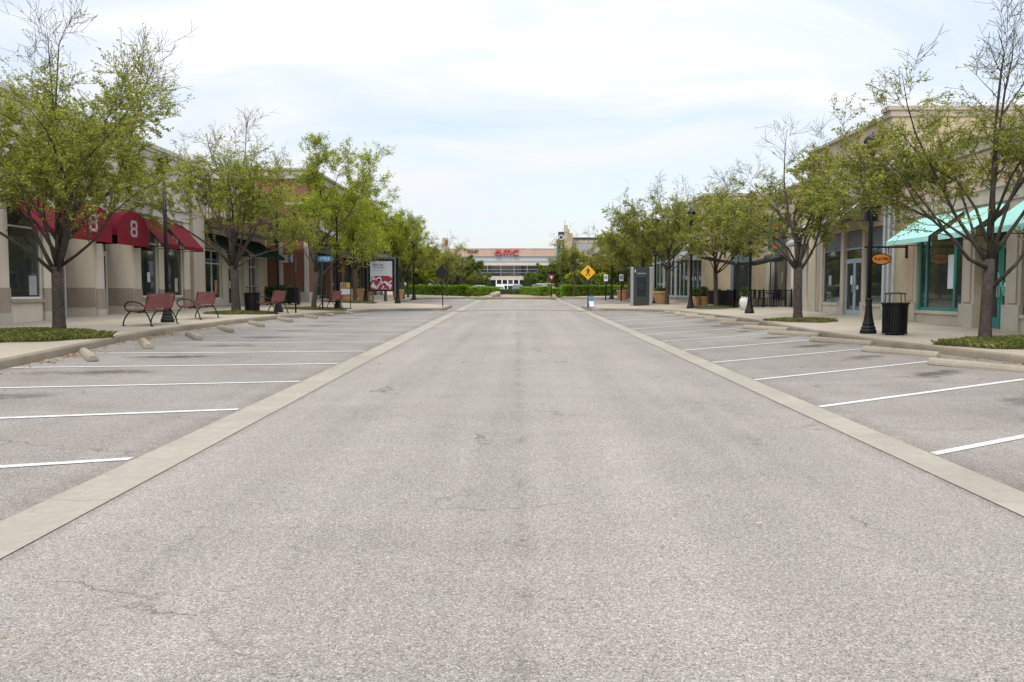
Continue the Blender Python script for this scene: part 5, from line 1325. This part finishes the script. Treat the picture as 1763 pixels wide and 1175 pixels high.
# ---- patio: fence, tables, chairs, dark shade sail
PX0, PX1, PY0, PY1 = 11.6, 14.3, 43.2, 49.6
zp = zl(12.5, 45)
t = thing('patio_fence', 'low black metal fence round the restaurant patio', 'fence', (12.95, 43.2, zl(12.9, 43.2)))
def fence_run(t, x0, y0, x1, y1):
    L = math.hypot(x1 - x0, y1 - y0); n = int(L / .085); mb = MB()
    for i in range(n + 1):
        x, y = x0 + (x1 - x0) * i / n, y0 + (y1 - y0) * i / n; mb.box(x - .012, x + .012, y - .012, y + .012, .06, .9)
    for z in (.08, .88): mb.tube([(x0, y0, z), (x1, y1, z)], .018, 4)
    mb.build('fence_panel', M_black, t)
    for q in (0, .5, 1):
        x, y = x0 + (x1 - x0) * q, y0 + (y1 - y0) * q; m = MB(); m.box(x - .03, x + .03, y - .03, y + .03, 0, .97); m.build('post', M_black, t)
fence_run(t, -1.6, 0, 1.35, 0); fence_run(t, -1.6, 0, -1.6, 6.2)
def patio_chair(t):
    m = MB(); m.box(-.2, .2, -.2, .2, .43, .46); m.build('seat', M_black, t); m = MB()
    for i in range(5): m.box(-.18 + i * .085, -.15 + i * .085, .18, .20, .46, .86)
    m.box(-.2, .2, .175, .205, .86, .90); m.build('backrest', M_black, t)
    for a in (-.18, .18):
        for b in (-.18, .18): m = MB(); m.box(a - .013, a + .013, b - .013, b + .013, 0, .43); m.build('leg', M_black, t)
base_c = None; k = 0
spots = [(12.0, 44.0, 1), (13.3, 44.1, 1), (12.1, 46.0, 0), (13.4, 46.1, 0), (12.1, 48.0, 0)]
for i, (x, y, _) in enumerate(spots):
    tt = thing('patio_table', 'dark patio table of the %s behind the black fence' % ('front row, left' if i == 0 else 'front row, right' if i == 1 else 'second row, left' if i == 2 else 'second row, right' if i == 3 else 'back row'), 'table', (x + .35, y, zl(x, y)), 0, 'patio tables')
    m = MB(); m.lathe([(.36, .70), (.36, .73)], 16); m.build('table_top', M_black, tt); m = MB(); m.lathe([(.03, .03), (.03, .70)], 8); m.build('pedestal', M_black, tt); m = MB(); m.lathe([(.24, 0), (.24, .03)], 12); m.build('foot', M_black, tt)
    for dx_, rz in ((-.55, R(90)), (.55, R(-90))):
        if base_c is None:
            c = thing('patio_chair', 'x', 'chair', (0, 0, 0), 0, 'black patio chairs'); patio_chair(c); base_c = c
        else: c = dup(base_c)
        c.location = (x + .35 + dx_, y, zl(x, y)); c.rotation_euler = (0, 0, rz); c['label'] = 'black slatted metal chair at a table on the fenced patio'
t = thing('shade_canopy', 'sagging black fabric shade on dark poles over the patio', 'shade canopy', (12.9, 45.0, zp))
for x, y, h in ((-1.35, -1.6, 2.75), (1.15, -1.6, 2.9), (1.2, 1.2, 2.9), (-1.35, 3.6, 2.7)):
    m = MB(); m.tube([(x, y, 0), (x, y, h)], .03, 8); m.build('pole', M_black, t)
m = MB(); n = 12
for i in range(n):
    def q(j): u = j / n; return -2.9 + u * 4.2, 2.62 - .36 * math.sin(math.pi * u) + .12 * u
    (xa, za), (xb, zb2) = q(i), q(i + 1); wa = .18 * math.sin(math.pi * min(1, (i + .6) / n)) + .03; wb = .18 * math.sin(math.pi * min(1, (i + 1.6) / n)) + .03
    m.face([(xa, -1.6, za - wa), (xb, -1.6, zb2 - wb), (xb, -1.62, zb2), (xa, -1.62, za)]); m.face([(xa, -1.6, za), (xb, -1.6, zb2), (xb, 1.2, zb2 + .05), (xa, 1.2, za + .05)])
m.build('fabric', M_blackaw, t)

# ---------------------------------------------------------------- end of the street: beds, hedges, boulder
def flat(name, poly, z, m_): mb = MB(); mb.face([(x, y, z) for x, y in poly]); return struct(mb.build(name, m_))
for s, nm in ((-1, 'left'), (1, 'right')):
    mb = MB(); x0, x1 = s * 4.5, s * 16
    mb.face([(x0, 75.3, base(75) + .225), (x1, 75.3, base(75) + .225), (x1, 81, base(80) + .225), (x0, 81, base(80) + .225)][::s]); struct(mb.build('lawn_' + nm, M_lawn))
    rr = MB()
loft('planting_bed', [[(-4.3 + 8 * i / 10, y, 1.04 + .30 * max(0, 1 - ((y - 81.5) / 5.3) ** 2) ** .8 + .03 * math.sin(i * 2.1 + y)) for i in range(11)] for y in (76.2, 77, 78, 79, 80, 81, 82, 84, 86)], M_bed)
mb = MB(); mb.box(-4.1, 3.6, 76.0, 76.19, .85, 1.10); struct(mb.build('kerb_end', M_kerb, bevel=.02))
HG = 'clipped hedges at the end of the street'
leafy_box('hedge', 'long clipped hedge left of the planting bed', 'hedge', -10.9, -4.45, 78.4, 80.0, 1.10, 2.18, 16000, .06, L_hedge, HG)
leafy_box('hedge', 'long clipped hedge right of the planting bed', 'hedge', 4.25, 12.6, 78.4, 80.0, 1.10, 2.18, 18000, .06, L_hedge, HG)
leafy_box('hedge', 'short hedge running back behind the left long hedge', 'hedge', -5.1, -3.3, 86, 87.4, 1.0, 2.0, 4000, .07, L_hedge, HG)
leafy_box('hedge', 'short hedge running back behind the right long hedge', 'hedge', 3.3, 5.4, 86, 87.4, 1.0, 2.0, 4000, .07, L_hedge, HG)
leafy_box('hedge', 'slanting clipped hedge left of the boulder', 'hedge', -5.5, -.9, 79.2, 80.5, 1.08, 2.05, 11000, .055, L_hedge, HG, rot=R(66))
leafy_box('hedge', 'slanting clipped hedge right of the flower bed', 'hedge', -.55, 4.05, 79.2, 80.5, 1.08, 2.05, 11000, .055, L_hedge, HG, rot=R(-66))
for i, (x, y, r, h) in enumerate(((-1.75, 81.4, .42, .5), (-1.05, 82.0, .45, .5), (-.4, 81.5, .4, .42), (.2, 82.1, .4, .45), (-1.3, 83.6, .5, .55), (-.2, 83.8, .5, .55))):
    leafy_box('shrub', 'small reddish green shrub in the centre bed, %s from the left' % ORD[[0, 2, 3, 5, 1, 4][i]], 'shrub', x - r, x + r, y - r, y + r, 1.28, 1.28 + h, 900, .06, L_dark, 'low shrubs in the centre bed', taper=.4)
def boulder(label, x, y, z, sx_, sy, sz, seed, rz=0):
    bm = bmesh.new(); bmesh.ops.create_icosphere(bm, subdivisions=3, radius=1); rg = random.Random(seed)
    dirs = [Vector((rg.gauss(0, 1), rg.gauss(0, 1), rg.gauss(0, 1))).normalized() for _ in range(9)]
    for v in bm.verts:
        for d in dirs:
            k = v.co.dot(d)
            if k > .72: v.co -= d * (k - .72)
        v.co = Vector((v.co.x * sx_, v.co.y * sy, max(-.25, v.co.z) * sz))
    me = bpy.data.meshes.new('boulder'); bm.to_mesh(me); bm.free(); me.materials.append(M_rock)
    o = bpy.data.objects.new('boulder', me); C.objects.link(o); o.location = (x, y, z); o.rotation_euler = (0, R(-12), rz); tag(o, label, 'boulder')
boulder('large tilted limestone boulder in the centre bed', -2.0, 77.2, 1.22, .68, .5, .46, 3)
boulder('low dark rock at the foot of the large boulder', -2.6, 76.9, 1.08, .38, .3, .2, 5)
rg = random.Random(9)
for i in range(5): boulder('small edging stone in the front of the centre bed', -1.2 + i * .85 + rg.uniform(-.1, .1), 76.7 + rg.uniform(0, .3), 1.06, .2, .18, .12, 20 + i)
for o in [o for o in C.objects if o.get('label') == 'small edging stone in the front of the centre bed']: o['group'] = 'edging stones of the centre bed'

# trees on the end lawns
place_tree(TF, 'street_tree', 'small tree with bare twigs in the lawn before the left hedge', (-6.45, 76.6, 1.1), R(30), (.95, .95, .98))
place_tree(TF, 'street_tree', 'small tree with bare twigs in the lawn before the right hedge', (5.3, 76.6, 1.1), R(200), (1.0, 1.0, 1.05))
rg = random.Random(17)
bgs = []
bgs += [(-6.1, 94.5, 1.14), (5.2, 97, 1.04)]
for i in range(6): bgs.append((-6.6 - i * 2.6 + rg.uniform(-.4, .4), 91 + rg.uniform(-1, 2), .95))
for i in range(7): bgs.append((8.0 + i * 2.6 + rg.uniform(-.4, .4), 91 + rg.uniform(-1, 2), .93))
for i in range(7): bgs.append((-5.6 - i * 3.0, 109 + rg.uniform(-2, 4), .98))
for i in range(8): bgs.append((3.3 + i * 3.0, 112 + rg.uniform(-2, 4), .98))
for i in range(6): bgs.append((-9.5 - i * 4, 132 + rg.uniform(-5, 5), 1.15))
for i in range(7): bgs.append((5.5 + i * 4, 132 + rg.uniform(-5, 5), 1.0))
for i, (x, y, s) in enumerate(bgs):
    side = 'left' if x < 0 else 'right'; row = 'first' if y < 100 else 'second' if y < 125 else 'third'
    h = s * rg.uniform(.9, 1.1) * (.86 if abs(x) < 7 else 1)
    place_tree((TG, TH, TF, TG, TH)[i % 5] if s < 1 and abs(x) > 6 else TH, 'parking_lot_tree', 'pale trunked tree in the %s row behind the %s hedge' % (row, side), (x, y, .97), rg.uniform(0, 6.28), (h, h, h * .95), 'parking lot trees behind the %s hedge' % side)

# ---------------------------------------------------------------- cars beyond the bed
def car(name, label, x, y, rz, paint, kind='sedan'):
    t = thing(name, label, 'car', (x, y, .99), rz, None)
    W_ = .9
    if kind == 'sedan':
        prof = [(-2.25, .35), (-2.3, .55), (-2.2, .78), (-1.4, .90), (-.75, 1.32), (-.2, 1.44), (.6, 1.42), (1.35, 1.02), (2.1, .95), (2.3, .75), (2.3, .4)]
        roof = (-.75, 1.3)
    elif kind == 'suv':
        prof = [(-2.3, .4), (-2.35, .65), (-2.2, .98), (-1.2, 1.08), (-.55, 1.62), (0, 1.76), (1.9, 1.72), (2.3, 1.1), (2.35, .75), (2.3, .42)]
    else:
        prof = [(-2.7, .45), (-2.75, .75), (-2.6, 1.1), (-1.3, 1.18), (-.7, 1.75), (-.2, 1.88), (.9, 1.86), (1.15, 1.2), (2.7, 1.2), (2.75, .7), (2.7, .5)]
    ys = [-W_, -W_ * .985, -W_ * .8, W_ * .8, W_ * .985, W_]
    bm = MB(); n = len(prof)
    for yy in ys:
        for px, pz in prof:
            k = 1.0
            z = pz
            cab = max(0, pz - 1.0)
            w = yy * (1 - .24 * min(1, cab / .6)) if pz > 1.0 else yy
            inset = .04 if abs(yy) == W_ else 0
            bm.v.append((px * (1 - inset * .4), w, z - inset))
    for i in range(len(ys) - 1):
        for j in range(n):
            j2 = (j + 1) % n; bm.f.append((i * n + j, i * n + j2, (i + 1) * n + j2, (i + 1) * n + j)); bm.m.append(0)
    bm.f.append(tuple(range(n - 1, -1, -1))); bm.m.append(0); e = (len(ys) - 1) * n; bm.f.append(tuple(range(e, e + n))); bm.m.append(0)
    bm.build('body', paint, t, smooth=False, bevel=.03)
    top = max(p[1] for p in prof)
    cabp = [p for p in prof if p[1] > 1.05]; a, b = cabp[0], cabp[-1]
    # side glass
    for s in (-1, 1):
        m = MB(); x0 = min(p[0] for p in cabp) + .25; x1 = max(p[0] for p in cabp) - .2
        zb_, zt = 1.02, top - .1; w0 = W_ * 1.006; w1 = W_ * (1 - .24 * min(1, (zt - 1) / .6)) + .012
        m.face([(x0 - .1, s * w0, zb_), (x1 + .15, s * w0, zb_), (x1 - .1, s * w1, zt), (x0 + .35, s * w1, zt)]); m.build('side_window', M_carglass, t)
    idx = [i for i, p in enumerate(prof) if p[1] > 1.05]
    f0, f1 = prof[idx[0] - 1], prof[idx[1]]
    def screen(p, q, nm):
        m = MB(); d = Vector((q[0] - p[0], 0, q[1] - p[1])); nv = Vector((-d.z, 0, d.x)).normalized() * .012
        if nv.z < 0: nv = -nv
        A_ = Vector((p[0], 0, p[1])) + d * .12 + nv; B_ = Vector((p[0], 0, p[1])) + d * .9 + nv
        wa = W_ * .84; wb = W_ * .66
        m.face([(A_.x, -wa, A_.z), (A_.x, wa, A_.z), (B_.x, wb, B_.z), (B_.x, -wb, B_.z)]); m.build(nm, M_carglass, t)
    fr_, re_ = {'sedan': (((-1.4, .9), (-.75, 1.32)), ((1.35, 1.02), (.6, 1.42))), 'suv': (((-1.2, 1.08), (-.55, 1.62)), ((2.3, 1.1), (1.9, 1.72))), 'pickup': (((-1.3, 1.18), (-.7, 1.75)), ((1.15, 1.2), (.9, 1.86)))}[kind]
    screen(*fr_, 'windscreen'); screen(*re_, 'rear_window')
    for xx in (-1.4, 1.4):
        for s in (-1, 1):
            m = MB(); m.tube([(xx, s * .72, .34), (xx, s * .93, .34)], .34, 18); w = m.build('wheel', M_black, t, bevel=.02)
            m = MB(); m.tube([(xx, s * .931, .34), (xx, s * .945, .34)], .2, 12); m.build('rim', M_alu, w)
    for s in (-1, 1):
        m = MB(); m.box(-2.34 if kind != 'pickup' else -2.79, -2.2, s * .55 - .15, s * .55 + .15, .68, .80); m.build('headlight', M_ltgrey, t)
        m = MB(); m.box(2.2 if kind != 'pickup' else 2.68, 2.36 if kind != 'pickup' else 2.79, s * .68 - .1, s * .68 + .1, .78, .95); m.build('tail_light', M_signred, t)
    m = MB(); m.box(2.22, 2.37, -.25, .25, .5, .62); m.build('number_plate', M_whitep, t)
Pw = mat('white_car_paint', (.70, .70, .70), rough=.2, var=.02, coat=.8); Pd = mat('dark_blue_car_paint', (.05, .06, .08), rough=.2, var=.05, coat=.8); Ps = mat('silver_car_paint', (.45, .47, .49), rough=.25, metal=.4, var=.03, coat=.6)
car('parked_car', 'small white car facing the camera before the cinema doors', -2.9, 142, R(90), Pw, 'suv')
car('parked_car', 'dark vehicle seen from behind before the cinema doors, right of the small white car', 0.1, 128, R(-90), Pd, 'suv')
car('parked_car', 'white car parked side-on behind the right hedge, farther one', 2.8, 114, R(12), Pw, 'suv')
car('parked_car', 'silver car parked in front of the white one behind the right hedge', 3.5, 101, R(10), Ps, 'sedan')
car('parked_car', 'silver blue sedan seen over the gap beside the left hedge', -4.6, 100, R(5), mat('blue_grey_car_paint', (.20, .25, .29), rough=.2, var=.03, coat=.8), 'sedan')

# ---------------------------------------------------------------- cinema and far buildings
t = thing('cinema_building', 'wide salmon cinema with red lower case letters over a glass front', 'cinema', (-6, 200, .95))
def xz(px, py, Y=200): return ((px - 890) / 1423 * Y, 1.6 + (503 - py) / 1423 * Y)
m = MB(); N = 24; XA, XB2 = -26 + 6, 12 + 6
arc = []
for i in range(N + 1):
    x = XA + (XB2 - XA) * i / N; arc.append((x, -2.2 + 2.2 * ((x - 4) / 20) ** 2))
def arcwall(z0, z1, out, mm, nm, m_=None, i0=0, i1=N):
    mb = MB()
    for i in range(i0, i1):
        (xa, ya), (xb, yb) = arc[i], arc[i + 1]
        q = [(xa, ya - out, z0), (xb, yb - out, z0), (xb, yb - out, z1), (xa, ya - out, z1)]; mb.face(q)
        mb.face([(xa, ya - out, z1), (xb, yb - out, z1), (xb, 8, z1), (xa, 8, z1)]); mb.face([(xa, ya - out, z0), (xa, 8, z0), (xb, 8, z0), (xb, yb - out, z0)])
    return mb.build(nm, mm, t)
arcwall(9.1, 10.9, .5, M_amcwall, 'parapet'); arcwall(10.9, 11.05, .6, M_trim, 'coping'); arcwall(7.9, 9.1, .2, M_amcband, 'grey_band'); arcwall(7.0, 7.9, .0, M_cream, 'cream_band')
arcwall(-.2, 7.0, -1.0, M_int, 'rear_wall')
mb = MB()
for i in range(0, N + 1, 2):
    x, y = arc[i]; mb.box(x - .05, x + .05, y - .1, y + .1, 4.4, 6.9)
for z in (4.4, 5.2, 6.0, 6.88):
    for i in range(N):
        (xa, ya), (xb, yb) = arc[i], arc[i + 1]; mb.tube([(xa, ya - .05, z), (xb, yb - .05, z)], .05, 4)
fr = mb.build('curtain_wall', M_alu, t); mb = MB()
for i in range(N):
    (xa, ya), (xb, yb) = arc[i], arc[i + 1]; mb.face([(xa, ya + .05, 0), (xb, yb + .05, 0), (xb, yb + .05, 7), (xa, ya + .05, 7)])
mb.build('pane', M_glass, fr)
arcwall(3.5, 4.35, .25, M_tan, 'tan_band')
mb = MB(); ex0, ex1 = 1.1, 6.5
mb.box(ex0, ex1, -6, -2.6, 2.1, 2.5)
for i in range(5): x = ex0 + (ex1 - ex0) * i / 4; mb.box(x - .1, x + .1, -6, -5.8, -.1, 2.1); mb.box(x - .12, x + .12, -2.6, -2.4, -.1, 3.5)
mb.build('entrance_canopy', M_whitep, t)
def arcy(x): return -2.2 + 2.2 * ((x - 4) / 20) ** 2
# rounded lower-case sign letters "amc" built from bent bars
def strokes(name, paths, r, m_):
    mb = MB()
    for p in paths: mb.tube([(x, arcy(x) - .78, z) for x, z in p], r, 8)
    return mb.build(name, m_, t, smooth=True)
s0 = (851 - 890) / 1423 * 200 + 6; zc = 9.95
def arcp(cx, cz, rx, rz_, a0, a1, n=12): return [(cx + rx * math.cos(R(a0 + (a1 - a0) * i / n)), cz + rz_ * math.sin(R(a0 + (a1 - a0) * i / n))) for i in range(n + 1)]
ax = s0 + 1.0
strokes('letter_a', [arcp(ax, zc - .15, .62, .5, 0, 360), [(ax + .66, zc - .7), (ax + .66, zc + .2)] , arcp(ax + .0, zc + .1, .66, .55, 0, 130)], .23, M_amc)
mx_ = s0 + 3.15
strokes('letter_m', [[(mx_ - .75, zc - .68), (mx_ - .75, zc + .3)], arcp(mx_ - .375, zc + .2, .375, .42, 180, 0), [(mx_, zc - .68), (mx_, zc + .2)], arcp(mx_ + .375, zc + .2, .375, .42, 180, 0), [(mx_ + .75, zc - .68), (mx_ + .75, zc + .2)]], .185, M_amc)
strokes('letter_c', [arcp(s0 + 5.3, zc - .02, .78, .62, 50, 310)], .24, M_amc)
o = text_mb('DOLBY', 1.0, .1).build('cinema_letters', M_black, t); x = (822 - 890) / 1423 * 200 + 6 - .9; o.location = (x, arcy(x) - .62, 10.2); o.rotation_euler = (R(90), 0, R(-4)); o.scale = (.85, 1, 1)
# beige building left of the cinema with a flagged tower
t = thing('far_building', 'pale far building with a slim grey tower, left of the cinema', 'building', (-19, 150, .95))
m = MB(); m.box(-9, 4.5, 0, 8, -.2, 7.2); m.build('wall', M_cream, t); m = MB(); m.box(-9.2, 4.7, -.2, 8, 7.21, 7.5); m.build('cornice', M_trim, t)
m = MB(); m.box(5.6, 6.6, -1, 0, -.2, 10.3); m.build('tower', M_greyw, t); m = MB(); m.box(6.1, 6.62, -1.04, -1.01, 9.0, 9.9); m.build('tower_sign', M_signred, t)
m = MB(); [m.box(-8 + i * 2.4, -6.6 + i * 2.4, -.06, -.02, 1, 4.4) for i in range(5)]; m.split('window', M_glass, t)
# right: pylon sign, stepped tower, grey building
t = thing('pylon_sign', 'tall dark pylon sign with stacked white letters', 'sign', (7.2, 135, .95))
m = MB(); m.box(-.48, .48, 0, .5, 0, 10.4); m.build('panel', mat('navy_panel', (.03, .04, .06), rough=.5), t); m = MB(); m.box(-.78, -.5, .1, .4, 0, 9.15); m.build('side_fin', M_bluep, t)
for ch, z in (('O', 9.45), ('I', 8.1), ('J', 6.8)):
    text('sign_letter', ch, 1.15, M_ltgrey, t, (0, -.03, z), (R(90), 0, 0), .04)
t = thing('far_building', 'grey brown far building with dark roof edge and stepped tan tower', 'building', (13, 140, .95))
m = MB(); m.box(-4.4, 11, 0, 8, -.2, 9.5); m.build('wall', M_greyw, t); m = MB(); m.box(-4.5, 11.1, -.2, 8, 9.51, 9.8); m.build('roof_edge', M_dgrey, t)
m = MB(); m.box(-4.3, 11, -.04, -.01, 8.9, 9.5); m.build('tan_band', M_tan, t)
m = MB(); m.box(-5.1, -4.55, -2, -.1, -.2, 11.75); m.box(-4.548, -4.3, -1.9, -.1, -.2, 11.1); m.box(-4.298, -3.7, -1.8, -.1, -.2, 10.4); m.build('stepped_tower', M_yellow, t)
m = MB(); m.tube([(-5.0, -1, 11.7), (-5.0, -1, 12.7)], .06, 6); m.build('spire', M_greyw, t)
m = MB(); [m.box(-2 + i * 2.6, -.8 + i * 2.6, -.08, -.045, 1, 5) for i in range(5)]; m.split('window', M_glass, t)
# shop blocks closing the side views behind the parking lot trees
for lab, x, y, w, h, mm in (('low red brick far shop block behind the left trees', -34, 120, 20, 6.2, M_brick), ('low brick and cream far shop block behind the right trees', 34, 120, 20, 6.0, M_brick)):
    t = thing('far_shop', lab, 'building', (x, y, .95)); m = MB(); m.box(-w / 2, w / 2, 0, 9, -.2, h); m.build('wall', mm, t); m = MB(); m.box(-w / 2 - .1, w / 2 + .1, -.15, 9, h + .001, h + .35); m.build('cornice', M_trim, t)
    m = MB(); [m.box(-w / 2 + 1 + i * 3, -w / 2 + 3.2 + i * 3, -.06, -.01, .8, 3.6) for i in range(6)]; m.split('window', M_glass, t)
